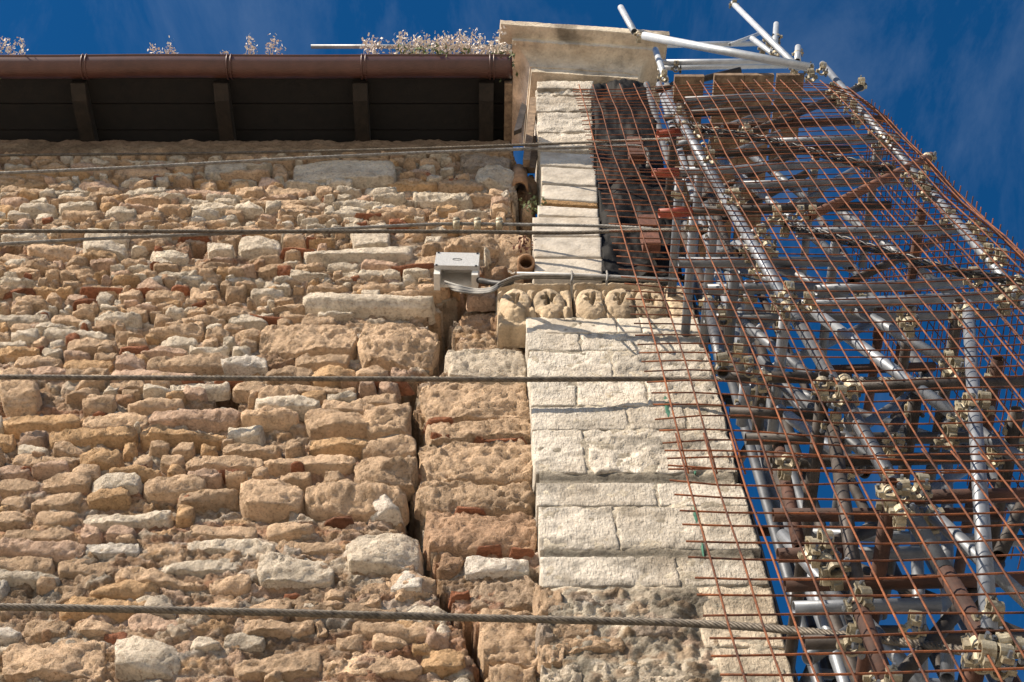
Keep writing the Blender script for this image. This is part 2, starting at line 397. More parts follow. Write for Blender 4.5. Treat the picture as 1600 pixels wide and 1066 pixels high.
def stone(cx, cz, a, b, protr, seed, boxy=4., rough=1., facets=4, tintc=TAN, y0=YW, sink=.05, n=None, rot=0., quad=None, tvar=.12, crisp=False):
    """one stone: domed, clipped by random facets, then roughened. quad = 4 corners (bl, br, tr, tl) in x, z"""
    rs = np.random.default_rng(seed)
    if n is None: n = (int(np.clip(a * 2 / .015, 8, 44)), int(np.clip(b * 2 / .015, 8, 30)))
    nu, nv = n
    uu, vv = np.linspace(-1, 1, nu), np.linspace(-1, 1, nv)
    if crisp:
        uu, vv = [np.concatenate([[-1, -1 + .004 / q], np.linspace(-1 + .016 / q, 1 - .016 / q, k - 4), [1 - .004 / q, 1]]) for q, k in ((a, nu), (b, nv))]
    u, v = np.meshgrid(uu, vv, indexing='ij'); u, v = u.ravel(), v.ravel()
    su, sv = np.sign(u) * np.abs(u) ** .8, np.sign(v) * np.abs(v) ** .8
    rnd = .5 / boxy * 1.1
    if crisp: su, sv, rnd = u, v, 0.
    x = a * su * (1 - rnd * sv ** 2); z = b * sv * (1 - rnd * su ** 2)
    r = np.maximum(np.abs(su), np.abs(sv))
    y = protr * np.maximum(0, 1 - r ** (boxy * 2)) ** .45
    if crisp: y = np.where(r > 1 - .0042 / max(min(a, b), .03), protr - .004, protr) * (r <= 1)
    for k in range(facets):
        t = rs.uniform(0, 2 * math.pi); s = rs.uniform(.25, .75)
        y = np.minimum(y, protr * rs.uniform(.95, 1.25) - s * protr * np.maximum(0, np.cos(t) * su + np.sin(t) * sv - rs.uniform(-.1, .4)) * 1.6)
    y = np.where(r > .995, -sink, y)
    if quad is not None:
        q = np.array(quad); U_, V_ = (x / a + 1) / 2, (z / b + 1) / 2
        U_, V_ = U_[:, None], V_[:, None]
        xz = q[0] * (1 - U_) * (1 - V_) + q[1] * U_ * (1 - V_) + q[2] * U_ * V_ + q[3] * (1 - U_) * V_
        X, Z = xz[:, 0], xz[:, 1]
    else:
        X, Z = cx + x * math.cos(rot) - z * math.sin(rot), cz + x * math.sin(rot) + z * math.cos(rot)
    P = np.stack([X, y, Z], 1)
    w1 = fbm(P, 7., 3, .5, seed % 97); w2 = fbm(P, 7., 3, .5, seed % 89 + 100)
    P[:, 0] += w1 * .018 * rough; P[:, 2] += w2 * .014 * rough
    Q = P * np.array([1, 1, 1.6]); nn = fbm(Q, 9, 3, .55, seed % 83) * .010 + (.45 - np.abs(fbm(Q, 15, 4, .62, seed % 79))) * .018 + fbm(P, 48, 2, .6, seed % 61) * .006
    P[:, 1] = y0 - (P[:, 1] + nn * rough * np.where(r > .995, .2, 1))
    col = tintc * (1 + tvar * rs.uniform(-1, 1)) * (1 + tvar * 1.2 * fbm(P, 5, 3, .5, seed % 71))[:, None]
    return P, gridF(nu, nv), np.clip(col, .02, .82)
def inhole(x, z, pad=.03):
    return any(a - pad < x < c_ + pad and b_ - pad < z < d_ + pad for a, b_, c_, d_ in HOLEW)
# --- the big or distinctive stones of the photograph: pixel box, protrusion, colour, boxiness
SP = [(458, 262, 622, 289, .07, PALE, 9, .5), (548, 366, 611, 393, .06, PALE, 8, .6), (472, 394, 645, 413, .075, PALE, 10, .45), (472, 473, 682, 493, .09, PALE, 10, .5),
      (403, 516, 560, 556, .06, TAN * 1.08, 7, 1.2), (560, 512, 682, 574, .075, TAN, 4, 1.5), (340, 561, 424, 584, .06, GRW * 1.1, 4, 1.), (580, 786, 636, 812, .07, GRW * 1.15, 5, .7),
      (535, 838, 660, 900, .085, PALE, 4.5, .8), (404, 878, 525, 922, .07, PALE * .95, 5, 1.), (176, 1008, 284, 1062, .075, PALE, 6, .8), (5, 1005, 174, 1070, .06, TAN * 1.08, 5, 1.2),
      (205, 940, 280, 975, .065, PALE * .95, 5, 1), (0, 596, 62, 645, .12, TAN, 3.5, 1.2), (632, 398, 742, 428, .03, TAN * 1.02, 4, 1.2), (700, 370, 786, 398, .07, TAN * .95, 3.5, 1.4),
      (475, 765, 640, 806, .09, TAN, 3.5, 1.5), (372, 763, 476, 806, .08, TAN * 1.05, 3.5, 1.), (478, 648, 576, 680, .07, TAN * 1.1, 5, 1.), (322, 383, 370, 402, .06, PALE, 5, .8),
      (372, 380, 440, 400, .06, PALE * .95, 3.5, .9), (610, 900, 665, 935, .06, GRW, 4, 1.), (600, 905, 684, 948, .05, TAN * .95, 4, 1.5), (560, 690, 650, 722, .06, TAN, 4, 1.2), (570, 640, 642, 690, .06, TAN, 4, 1.4),
      (560, 720, 655, 766, .09, TAN * .98, 4, 1.4), (720, 245, 800, 270, .06, GRY * 1.3, 5, 1.3), (742, 268, 803, 291, .07, PALE * .97, 4.5, 1.), (130, 366, 205, 383, .06, PALE * .95, 5, .8), (40, 384, 118, 402, .06, TAN * 1.1, 4, 1.),
      (132, 382, 202, 402, .07, PALE * .97, 4.5, .9), (640, 302, 740, 322, .05, PALE * .95, 5, 1.2), (318, 258, 390, 276, .05, PALE * .9, 5, 1.),
      # right of the crack
      (656, 612, 826, 660, .06, TAN * 1.05, 6, 1.3), (696, 562, 822, 600, .07, PALE * .92, 6, 1.), (716, 512, 822, 566, .05, TAN * .82, 4, 1.6), (716, 478, 782, 512, .04, BRN * 1.25, 4, 1.6), (660, 664, 832, 692, .045, TAN * .95, 5, 1.4),
      (658, 700, 838, 762, .05, TAN * .92, 6, 1.6), (652, 762, 838, 806, .045, TAN * .82, 5, 1.6), (664, 808, 842, 868, .055, (RED + TAN * 2) / 3, 6, 1.3), (722, 876, 832, 905, .06, GRW * 1.2, 4, .9), (676, 868, 724, 905, .03, BRN, 4, 1.3),
      (724, 905, 846, 960, .04, (GRY + TAN) / 2, 4, 1.7), (752, 965, 866, 1045, .06, TAN * .95, 5, 1.4), (760, 1046, 850, 1090, .04, TAN, 4, 1.5)]
STONES = []
rects = []
SP.append((764, 497, 824, 514, .13, BRN * 1.2, 4, 1.4))
for k, (x0, y0, x1, y1, pr, tc_, bx, ro) in enumerate(SP):
    if x0 >= 650 and y0 > 550: y0, y1, bx = y0 - 2, y1 + 2, bx * 1.5
    p, q = U(x0, y1, YW), U(x1, y0, YW); j = lambda: RNG.uniform(-.018, .018)
    quad = [(p.x + j(), p.z + j()), (U(x1, y1, YW).x + j(), p.z + j()), (q.x + j(), q.z + j()), (U(x0, y0, YW).x + j(), q.z + j())]
    w, hh = (U(x1, y1, YW).x - p.x) / 2, (q.z - p.z) / 2
    yy = YW + (.07 if (x0 > 690 and y0 < 520 and y0 > 440) else 0)
    STONES.append((stone(0, 0, w, hh, pr, 1000 + k, bx, ro, 2 if bx > 6 else 4, np.array(tc_), yy, quad=quad, sink=.08), w * hh * 40))
    rects.append((min(p.x, quad[3][0]), p.z, max(quad[1][0], q.x), q.z))
# --- coursed rubble everywhere else
z = Z0 - .1; row = 0
while z < ZBED - .05:
    hh = RNG.uniform(.10, .175) if z < ztop(580) else RNG.uniform(.06, .13)
    zc = z + hh / 2; ck, cwid = [float(k) for k in crack(np.array([zc]))]
    for lo, hi in ((-4.7, ck - cwid - .01), (ck + cwid + .01, PIL_L + .01)):
        if lo > 0 - 1 and zc > ztop(425): continue
        x = lo + RNG.uniform(-.2, 0) if lo < -4 else lo
        while x < hi - .04:
            w = float(np.clip(hh * RNG.lognormal(.66, .42), .08, .5)); w = min(w, hi - x)
            if hi - x - w < .07: w = hi - x
            cxx = x + w / 2; wav = .035 * math.sin(cxx * 1.7 + row * .9) + RNG.uniform(-.02, .02); czz = zc + wav
            x += w
            if any(r[0] - .25 * w < cxx < r[2] + .25 * w and r[1] - .3 * hh < czz < r[3] + .3 * hh for r in rects) or inhole(cxx, czz, .06): continue
            bu = float(buried(np.array([cxx]), np.array([czz]))[0])
            if RNG.random() < .02 + .16 * bu: continue
            t = RNG.random()
            tc_ = TAN if t < .48 else PALE if t < .62 else OCH if t < .73 else PNK if t < .85 else TAN * .85 if t < .97 else GRW
            if czz > ztop(560) and RNG.random() < .25: tc_ = PALE
            big = RNG.uniform(.98, 1.12) if RNG.random() < .88 else RNG.uniform(.65, .88)
            aa, bb = max(.03, w / 2 * big - .006), max(.028, hh / 2 * RNG.uniform(.92, 1.14) - .004)
            pr = RNG.uniform(.028, .07) * (1.1 if czz < ztop(590) and czz > ztop(790) else .9)
            st = float(stain_dark(np.array([cxx]), np.array([czz]))[0])
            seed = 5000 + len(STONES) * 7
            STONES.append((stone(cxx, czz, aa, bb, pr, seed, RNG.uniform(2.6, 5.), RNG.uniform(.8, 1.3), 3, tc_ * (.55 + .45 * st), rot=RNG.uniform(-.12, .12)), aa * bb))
            # chinking stones in the joint
            if RNG.random() < .22:
                s_ = RNG.uniform(.02, .045)
                STONES.append((stone(cxx + RNG.uniform(-.5, .5) * w, czz - hh * .5, s_ * 1.5, s_, RNG.uniform(.03, .06), seed + 3, 2.5, .8, 4, [TAN, PALE, RED * 1.1, BRN * 1.2, TAN, OCH, TAN][int(RNG.integers(7))]), s_ * s_))
    z += hh; row += 1
# --- tumbled stones set back in the open strip beside the pilaster
for k, (x0, y0, x1, y1, dy, tc_) in enumerate([(768, 388, 832, 432, .10, TAN * .9), (806, 292, 838, 316, .26, BRN * 1.3), (806, 316, 836, 340, .28, BRN), (812, 340, 834, 362, .24, TAN * .7), (800, 400, 836, 420, .16, GRY), (770, 440, 800, 470, .06, BRN)]):
    p, q = U(x0, y1, YW + dy), U(x1, y0, YW + dy)
    STONES.append((stone((p.x + q.x) / 2, (p.z + q.z) / 2, abs(q.x - p.x) / 2, (q.z - p.z) / 2, .16, 9000 + k, 2.6, 1.4, 5, np.array(tc_), YW + dy, sink=.12), .5))
STONES.sort(key=lambda s: -s[1] * (1846 if False else 1))
for (P, Fc, T), _ in STONES[:290]:
    part('stone', P, Fc, M['rubble'], wall, True, T)
rest = STONES[290:]; off = 0; VV, FF, TT = [], [], []
for (P, Fc, T), _ in rest:
    VV.append(P); FF.append(Fc + off); TT.append(T); off += len(P)
if rest:
    o = part('small_stones', np.concatenate(VV), np.concatenate(FF), M['rubble'], wall, True, np.concatenate(TT)); o['kind'] = 'stuff'
# --- thin bricks and tile slips levelling the courses
BR = [(0, 62, 462), (120, 255, 459), (262, 300, 458), (110, 160, 480), (300, 330, 481), (470, 520, 380), (545, 610, 344), (430, 500, 399), (560, 650, 603), (275, 330, 372), (330, 400, 371), (0, 40, 602), (250, 330, 602), (330, 386, 598),
      (662, 720, 664), (730, 832, 693), (670, 712, 690), (666, 720, 866), (735, 790, 867), (790, 842, 869), (700, 760, 806), (420, 470, 905), (545, 600, 858), (500, 560, 815), (180, 240, 555), (20, 80, 555), (380, 460, 505), (600, 690, 425), (700, 740, 935), (330, 380, 745), (280, 300, 783), (440, 480, 940)]
for k, (x0, x1, y) in enumerate(BR):
    p, q = U(x0, y, YW), U(x1, y, YW); w = (q.x - p.x) / 2
    P, Fc, T = stone((p.x + q.x) / 2, p.z, w, RNG.uniform(.013, .02), RNG.uniform(.035, .055), 7000 + k, 5, 1.1, 2, RED * RNG.uniform(.75, 1.25), n=(int(max(6, w * 40)), 6), rot=RNG.uniform(-.04, .04))
    part('brick', P, Fc, M['rubble'], wall, True, T)

# ================================================================== corner pilaster
pil = thing('corner_pilaster', 'pale limestone corner pilaster with displaced blocks beside the crack', 'pilaster', (.83, 4.5, 0))
YP = 4.44
LIME = np.array((.64, .585, .50))
def block(x0, y0, x1, y1, Y=YP, pr=.05, tc_=LIME, rough=.35, mat='ashlar', boxy=16, seed=0, x0b=None, x1b=None, sink=.18, name='ashlar_block', y0r=None, y1r=None):
    """a squared block given by pixel box; x0b/x1b: bottom corners, y0r/y1r: right corners"""
    x0b = x0 if x0b is None else x0b; x1b = x1 if x1b is None else x1b; y0r = y0 if y0r is None else y0r; y1r = y1 if y1r is None else y1r
    bl, br, tr, tl = U(x0b, y1, Y), U(x1b, y1r, Y), U(x1, y0r, Y), U(x0, y0, Y)
    for q in (bl, br, tr, tl): q.z += RNG.uniform(-.006, .006); q.x += RNG.uniform(-.004, .004)
    w, hh = (br.x - bl.x) / 2, (tl.z - bl.z) / 2
    n = (int(np.clip(w * 2 / .018, 8, 60)), int(np.clip(hh * 2 / .018, 8, 40)))
    P, Fc, T = stone(0, 0, w, hh, pr, 20000 + seed, boxy, rough, 0, np.array(tc_), Y + pr, sink=sink, n=n, quad=[(bl.x, bl.z), (br.x, br.z), (tr.x, tr.z), (tl.x, tl.z)], tvar=.11, crisp=boxy > 10)
    if mat == 'ashlar':
        bz = sum(w_ * np.exp(-((P[:, 2] - U(748, yb, YP).z) / s_) ** 2) for yb, s_, w_ in ((690, .16, .45), (747, .12, .7), (864, .14, .75), (912, .16, .8), (560, .10, .3), (1000, .25, .45)))
        q = fbm(P * np.array([1., 1., 3.2]), 2.6, 5, .62, 47) + .35 * fbm(P, 22, 3, .6, 48)
        k_ = np.clip((q + bz - .40) * 1.9, 0, 1) * .66
        T = T * (1 - k_)[:, None] + np.array((.17, .15, .12)) * k_[:, None]
    return part(name, P, Fc, M[mat], pil, True, T)
def edgeL(y): return U(0, y, YP).z
def plx(y): return proj((PIL_L, YP, U(748, y, YP).z))[0]
def prx(y): return proj((PIL_R, YP, U(748, y, YP).z))[0]
rows = [(496, 520, [0, .52, .66, 1], .35, 'smooth_ashlar'), (521, 548, [0, .30, 1], .6, 'ashlar'), (549, 590, [0, .46, 1], .6, 'ashlar'), (591, 634, [0, .25, .62, 1], .6, 'ashlar'), (635, 671, [0, .50, .80, 1], .35, 'ashlar'),
        (672, 739, [0, .26, 1], .6, 'ashlar'), (754, 790, [0, .58, 1], .3, 'ashlar'), (791, 858, [0, .37, .76, 1], .5, 'ashlar'), (870, 916, [0, .62, 1], .5, 'ashlar'), (917, 975, [.68, 1], .5, 'ashlar'), (976, 1012, [.66, 1], .5, 'ashlar'), (1013, 1075, [.70, 1], .5, 'ashlar')]
sd_ = 0
for y0, y1, cuts, ro, mt in rows:
    for k in range(len(cuts) - 1):
        gap = .0012
        f0, f1 = cuts[k] + (gap if k else 0), cuts[k + 1] - gap
        X = lambda f, y: plx(y) + f * (prx(y) - plx(y))
        rr = ro * (1.8 if (y0, k) in ((549, 1), (672, 1), (591, 2)) else 1)
        pr_ = .05 + RNG.uniform(-.008, .012) - (.02 if (y0, k) in ((672, 1), (549, 1)) else 0)
        block(X(f0, y0 - .25), y0 - .25, X(f1, y0 - .25), y1 + .25, YP, pr_, LIME * RNG.uniform(.84, 1.08) * (np.array((1.02, .95, .86)) if y0 > 900 else 1), rr, mt, 16, sd_, X(f0, y1 + .25), X(f1, y1 + .25)); sd_ += 1
# mortar core of the lower pilaster, rough, with the broken patch at the foot
zb, zt = U(748, 1110, YP).z, U(748, 495, YP).z
xs3 = np.arange(PIL_L + .012, PIL_R - .012, .014); zs3 = np.arange(zb, zt, .014)
A, B = [k.ravel() for k in np.meshgrid(xs3, zs3, indexing='ij')]
P3 = np.stack([A, B, A * 0], 1)
d1, d2, cid = worley(np.stack([A, B * 1.4], 1) + .03 * np.stack([fbm(P3, 8, 3, .5, 5), fbm(P3, 8, 3, .5, 6)], 1), 9., 8)
e = np.clip((d2 - d1) * 2.2, 0, 1)
low = np.clip((U(748, 915, YP).z - B) / .05, 0, 1) * (A < PIL_L + .70 * (PIL_R - PIL_L) + .05 * fbm(P3, 5, 3, .5, 86))
hm = -.002 + .006 * fbm(P3, 12, 4, .65, 81) + low * (.006 + .012 * e * (cid > .4) + .022 * (.55 - np.abs(fbm(P3, 7, 5, .62, 83))) + .01 * fbm(P3, 30, 3, .6, 84)) - .003
hm = np.where((A < xs3[0] + .005) | (A > xs3[-1] - .005), -.25, hm)
darkbed = np.clip(1 - np.minimum(np.abs(B - U(748, 747, YP).z) / .06, np.abs(B - U(748, 864, YP).z) / .06), 0, 1) ** .5
tm = (np.array((.55, .49, .39)) * (1 - .78 * np.maximum(darkbed, low * .05))[:, None]) * (1 + .4 * fbm(P3, 6, 4, .6, 82))[:, None]
tm = tm + (pal[(cid * 997).astype(int) % 8] * .9 - tm) * (low * np.clip(e * 1.5 - .2, 0, 1) * .75)[:, None]
tm = tm * (1 - .5 * low * np.clip(fbm(P3, 3.2, 4, .6, 85) * 2, 0, 1))[:, None]
part('mortar_core', np.stack([A, YP - hm + .0, B], 1), gridF(len(xs3), len(zs3)), M['mortar'], pil, True, np.clip(tm, .03, .8))
for nm, x0, x1, za, zb_, yo in (('pilaster_mass', PIL_L + .05, PIL_R - .05, 0, zt, .07), ('upper_pilaster_mass', .56, 1.34, zt, U(748, 124, 4.55).z, .20)):
    v = box(((x0 + x1) / 2, YP + yo + .45, (za + zb_) / 2), (x1 - x0, .86, zb_ - za)); part(nm, v[0], v[1], M['mortar'], pil, False, np.tile(LIME * .7, (8, 1)))
# stones stuck in the broken foot
for k, (x0, y0, x1, y1, tc_) in enumerate([(834, 918, 874, 962, TAN * .9), (836, 964, 876, 1006, GRY * 1.6), (840, 1008, 882, 1046, TAN), (850, 1046, 905, 1080, PALE), (905, 1030, 960, 1075, PALE), (960, 1040, 1100, 1080, PALE * .95), (880, 1000, 980, 1024, TAN), (890, 925, 1000, 950, GRY * 1.6), (865, 965, 940, 1000, TAN * .8), (990, 955, 1070, 1000, GRY * 1.5)]):
    P, Fc, T = stone(0, 0, (x1 - x0) / 700, (y1 - y0) / 500, .035, 8100 + k, 5, 1.6, 2, np.array(tc_), YP + .02, quad=[(U(a, b, YP).x, U(a, b, YP).z) for a, b in ((x0, y1), (x1, y1), (x1, y0), (x0, y0))], n=(18, 12))
    part('stone', P, Fc, M['rubble'], pil, True, T)
# upper pilaster: lit rough courses above, slipped smooth blocks below
UB = [(839, 126, 926, 139, 4.50, .05, .5, 'ashlar'), (838, 140, 925, 149, 4.53, .04, 1.4, 'rubble'), (838, 150, 925, 174, 4.50, .05, .7, 'ashlar'), (838, 175, 926, 207, 4.50, .05, .7, 'ashlar'), (840, 208, 927, 236, 4.50, .05, .7, 'ashlar'),
      (843, 236, 929, 258, 4.44, .05, .12, 'smooth_ashlar'), (845, 259, 932, 286, 4.44, .05, .12, 'smooth_ashlar'), (846, 287, 935, 311, 4.44, .05, .12, 'smooth_ashlar'), (840, 320, 936, 336, 4.44, .05, .15, 'smooth_ashlar'),
      (832, 339, 938, 369, 4.42, .05, .15, 'smooth_ashlar'), (833, 370, 940, 402, 4.42, .05, .12, 'smooth_ashlar'), (834, 403, 942, 436, 4.42, .05, .12, 'smooth_ashlar')]
for k, (x0, y0, x1, y1, Y, pr_, ro, mt) in enumerate(UB):
    tl = 5 if 230 < y0 < 330 else 0
    block(x0, y0 + .5, x1, y1 - .5, Y, pr_, LIME * RNG.uniform(.84, .98) * (np.array((.86, .86, .87)) if y0 > 230 else 1), ro, mt, 20, 300 + k, None, None, .5, 'ashlar_block', y0 + .5 + tl, y1 - .5 + tl)  # slipped blocks greyed: their shade is put into the stone colour
block(846, 311, 935, 318, 4.45, .05, np.array((.40, .25, .12)), .3, 'rubble', 12, 340, sink=.3, name='wooden_wedge', y0r=317, y1r=323)
# cornice: moulded profile swept round three sides
zc0 = U(748, 122, 4.50).z
prof = [(-.10, -.01), (.0, -.01), (.055, .0), (.055, .11), (.065, .115), (.07, .16), (.09, .21), (.12, .25), (.16, .28), (.20, .29), (.235, .29), (.235, .40), (.25, .405), (.335, .40), (.345, .405), (.35, .51), (.34, .53), (-.1, .54)]
den = []
for (a, b), (c_, d_) in zip(prof, prof[1:]):
    n_ = max(1, int(math.hypot(c_ - a, d_ - b) / .02))
    den += [(a + (c_ - a) * t / n_, b + (d_ - b) * t / n_) for t in range(n_)]
den.append(prof[-1])
X0, X1, YF, YB = .52, 1.36, 4.50, 5.2
ring = []
def lin(a, b, n_): return [a + (b - a) * t / n_ for t in range(n_ + 1)]
for t in lin(0, 1, 24): ring.append(('L', t))
for t in lin(0, 1, 48)[1:]: ring.append(('F', t))
for t in lin(0, 1, 24)[1:]: ring.append(('R', t))
V = []
for s, t in ring:
    for o_, zz in den:
        if s == 'L': x, y = X0 - o_, YB + (YF - o_ - YB) * t
        elif s == 'F': x, y = (X0 - o_) + (X1 - X0 + 2 * o_) * t, YF - o_
        else: x, y = X1 + o_ * .6 + o_ * .4 * (1 - t), YF - o_ + (YB - YF + o_) * t
        V.append((x, y, zc0 + zz))
V = np.array(V); nz = fbm(V, 9, 4, .6, 91) * .003 + np.minimum(0, fbm(V, 7, 4, .6, 93) + .55) * .02
V[:, 1] -= nz; V[:, 2] += nz * .5
yaw = R(4.0); cpt = np.array([X0, YF, 0]); d = V - cpt
V = np.stack([d[:, 0] * math.cos(yaw) - d[:, 1] * math.sin(yaw), d[:, 0] * math.sin(yaw) + d[:, 1] * math.cos(yaw), d[:, 2]], 1) + cpt
tn = np.array((.56, .49, .385)) * (1 + .22 * fbm(V, 4, 4, .6, 95))[:, None]
dk = np.clip(fbm(V * np.array([1.4, 1, 1]), 2.6, 4, .6, 96) * 2.5 - .5, 0, 1)[:, None]; tn = tn * (1 - .5 * dk)
o = part('cornice', V, gridF(len(ring), len(den)), M['carved'], pil, True, np.clip(tn, .03, .8)); o.data.set_sharp_from_angle(angle=R(28))
cap_ = box((.94, 4.83, zc0 + .53), (1.5, 1.1, .03), Matrix.Rotation(yaw, 4, 'Z')); part('cornice_top', cap_[0], cap_[1], M['carved'], pil, False, np.tile(LIME * .7, (8, 1)))

# carved frieze: two moulded lengths with rosettes, and a plain return at the right end
YFZ = 4.40
def frieze(xa, xb, name, ros, plain=False, dyy=0.):
    pl, pr_ = U(xa, 494, YFZ).x, U(xb, 494, YFZ).x
    zlo, zhi = U(748, 497, YFZ).z, U(748, 441, YFZ).z
    gx, gz = np.arange(pl, pr_ + .001, .008), np.arange(zlo, zhi, .008)
    A, B = [k.ravel() for k in np.meshgrid(gx, gz, indexing='ij')]; H = zhi - zlo; t = (B - zlo) / H
    hgt = .02 + .05 * np.clip((t - .02) / .1, 0, 1) + .03 * (t > .2) * np.clip((t - .2) / .06, 0, 1) - .02 * (t > .86) + .045 * np.clip((t - .90) / .03, 0, 1)
    hole = np.zeros_like(A)
    for rx in ros:
        c0 = U(rx, 468, YFZ).x; zc = zlo + H * .52; rr = H * .40
        dx_, dz_ = (A - c0) / (rr * .53), (B - zc) / rr; d = np.hypot(dx_, dz_)
        hgt = np.maximum(hgt, .07 + .055 * np.sqrt(np.clip(1 - d ** 3.2, 0, 1)) * (d < 1) + 0)
        hgt -= .05 * np.exp(-((d - 1.03) / .06) ** 2) * (t < .88) * (t > .2)
        ang = np.arctan2(dz_ - .04, dx_); sr = .34 + .13 * np.cos(ang * 5 + rx) + .06 * np.cos(ang * 9 + rx * 2)
        dd = np.hypot(dx_ * 1.0, dz_ - .04); k_ = np.clip((sr - dd) / .10, 0, 1); hgt -= .13 * k_; hole = np.maximum(hole, k_)
        c1 = c0 + rr * .54
        d = np.hypot((A - c1) / (rr * .15), (B - (zlo + H * .30)) / (rr * .36)); hgt = np.maximum(hgt, .05 + .07 * np.sqrt(np.clip(1 - d ** 2, 0, 1)) * (d < 1))
    if plain: hgt = .05 + .04 * t
    P3 = np.stack([A, B, A * 0], 1); hgt = hgt + .007 * fbm(P3, 9, 4, .6, int(xa)) + .004 * fbm(P3, 40, 3, .6, int(xb))
    edge = np.minimum.reduce([A - pl, pr_ - A, (B - zlo), zhi - B]); hgt = np.where(edge < .004, -.09, hgt - .04 * np.clip(1 - edge / .03, 0, 1) ** 2)
    T = np.array((.45, .355, .245)) * (1 + .4 * fbm(P3, 5, 4, .6, 12))[:, None] 
    return part(name, np.stack([A, YFZ + dyy + .12 - hgt, B], 1), gridF(len(gx), len(gz)), M['carved'], pil, True, np.clip(T, .03, .8))
frieze(777, 899, 'carved_frieze', (806, 858))
frieze(900, 1048, 'carved_frieze', (925, 970, 1017))
frieze(1049, 1093, 'frieze_return', (), True, -.02)
# green spray marks on the blocks
for k, (x0, y0, x1, y1) in enumerate([(1035, 616, 1047, 656), (1082, 722, 1090, 742), (1083, 785, 1090, 822), (1096, 845, 1101, 874)]):
    Y = YP - .002; n_ = 14; c_ = U((x0 + x1) / 2, (y0 + y1) / 2, Y); a, b = U(x1, y1, Y).x - U(x0, y1, Y).x, U(x0, y0, Y).z - U(x0, y1, Y).z
    V = [(c_.x, Y - .003, c_.z)] + [(c_.x + a * .5 * math.cos(t) * (q := RNG.uniform(.6, 1.1)) + a * .2 * math.sin(t), Y, c_.z + b * .5 * math.sin(t) * q) for t in [2 * math.pi * i / n_ for i in range(n_)]]
    V += [(x, Y + .02, zz) for x, y, zz in V[1:]]
    part('paint_mark', V, [(0, 1 + i, 1 + (i + 1) % n_) for i in range(n_)] + [(1 + i, 1 + n_ + i, 1 + n_ + (i + 1) % n_, 1 + (i + 1) % n_) for i in range(n_)], M['green_paint'], pil, False)

# ================================================================== roof eaves and gutter
zw = ZT
slope = .25
roof = thing('roof_eaves', 'dark timber eaves with rafters above the rubble wall', 'roof', (-2, YW, zw))
def soff(Y): return zw + slope * (Y - YW)            # underside of the boards
XE0, XE1, YE = -4.75, .27, 4.0
bw = (4.75 - YE) / 3
for k in range(3):
    ya, yb = YE + k * bw + .004, YE + (k + 1) * bw - .004
    for (xa, xb) in ((XE0, XE1),):
        V = [(xa, ya, soff(ya) + .12), (xb, ya, soff(ya) + .12), (xb, yb, soff(yb) + .12), (xa, yb, soff(yb) + .12)]
        V += [(x, y, zz + .025) for x, y, zz in V]
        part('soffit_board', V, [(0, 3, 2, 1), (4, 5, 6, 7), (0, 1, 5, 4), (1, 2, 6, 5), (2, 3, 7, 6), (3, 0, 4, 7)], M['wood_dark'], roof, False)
def rafter(x, w, nm='rafter', mt='wood_dark', dz=0.):
    ya, yb = YE + .04, 5.1; V = []
    for y in (ya, ya + .14, yb):
        dpt = .0 + (.05 if y == ya else 0)
        for xx in (x - w / 2, x + w / 2):
            V += [(xx, y, soff(y) - .0 + dpt + dz), (xx, y, soff(y) + .119)]
    Fs = [(0, 1, 3, 2), (8, 10, 11, 9)]
    for k in (0, 4): Fs += [(k, k + 2, k + 6, k + 4), (k + 1, k + 5, k + 7, k + 3), (k, k + 4, k + 5, k + 1), (k + 2, k + 3, k + 7, k + 6)]
    return part(nm, V, Fs, M[mt], roof, False)
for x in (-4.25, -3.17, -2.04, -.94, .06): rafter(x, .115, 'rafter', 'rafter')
rafter(.235, .06, 'verge_board', 'wood')
V = [(XE0, YE - .03, soff(YE) + .155), (XE1, YE - .03, soff(YE) + .155), (XE1, 7.2, soff(7.2) + .155), (XE0, 7.2, soff(7.2) + .155)]
V = V + [(x, y, zz + .06) for x, y, zz in V]
part('roof_covering', V, [(0, 3, 2, 1), (4, 5, 6, 7), (0, 1, 5, 4), (1, 2, 6, 5), (2, 3, 7, 6), (3, 0, 4, 7)], M['roof'], roof, False)
gut = thing('gutter', 'brown half-round metal gutter along the edge of the eaves', 'gutter', (-2, YE - .09, soff(YE) + .1))
GY, GZc, GR = YE - .075, soff(YE) + .125, .09
pr_ = []
for k in range(13):
    t = math.pi * k / 12; pr_.append((GY - GR * math.cos(t), GZc - GR * math.sin(t)))
pr_ = [(GY - GR - .008, GZc + .012), (GY - GR - .012, GZc + .004), (GY - GR - .006, GZc - .004)] + pr_
gx = np.linspace(XE0, .26, 120)
V = [(x, y + .003 * math.sin(x * 3.1), zz + .004 * math.sin(x * 2.3)) for x in gx for y, zz in pr_]
o = part('channel', V, gridF(len(gx), len(pr_)), M['gutter'], gut)
md = o.modifiers.new('s', 'SOLIDIFY'); md.thickness = .003
V = [(.26, y, zz) for y, zz in pr_[3:]]; V += [(.262, y, zz) for _, y, zz in V]
n_ = len(pr_) - 3
part('end_cap', V, [tuple(range(n_)), tuple(range(2 * n_ - 1, n_ - 1, -1))] + [(i, i + 1, n_ + i + 1, n_ + i) for i in range(n_ - 1)], M['gutter'], gut, False)
for x in (-4.2, -3.12, -1.98, -.92, .09):
    for dx in (0, .03):
        P = [(x + dx, GY - (GR + .007) * math.cos(math.pi * k / 12), GZc - (GR + .007) * math.sin(math.pi * k / 12)) for k in range(13)]
        v = pathtube([(P[0][0], P[0][1], P[0][2] + .016)] + P, .0075, 6); part('gutter_strap', v[0], v[1], M['gutter'], gut)

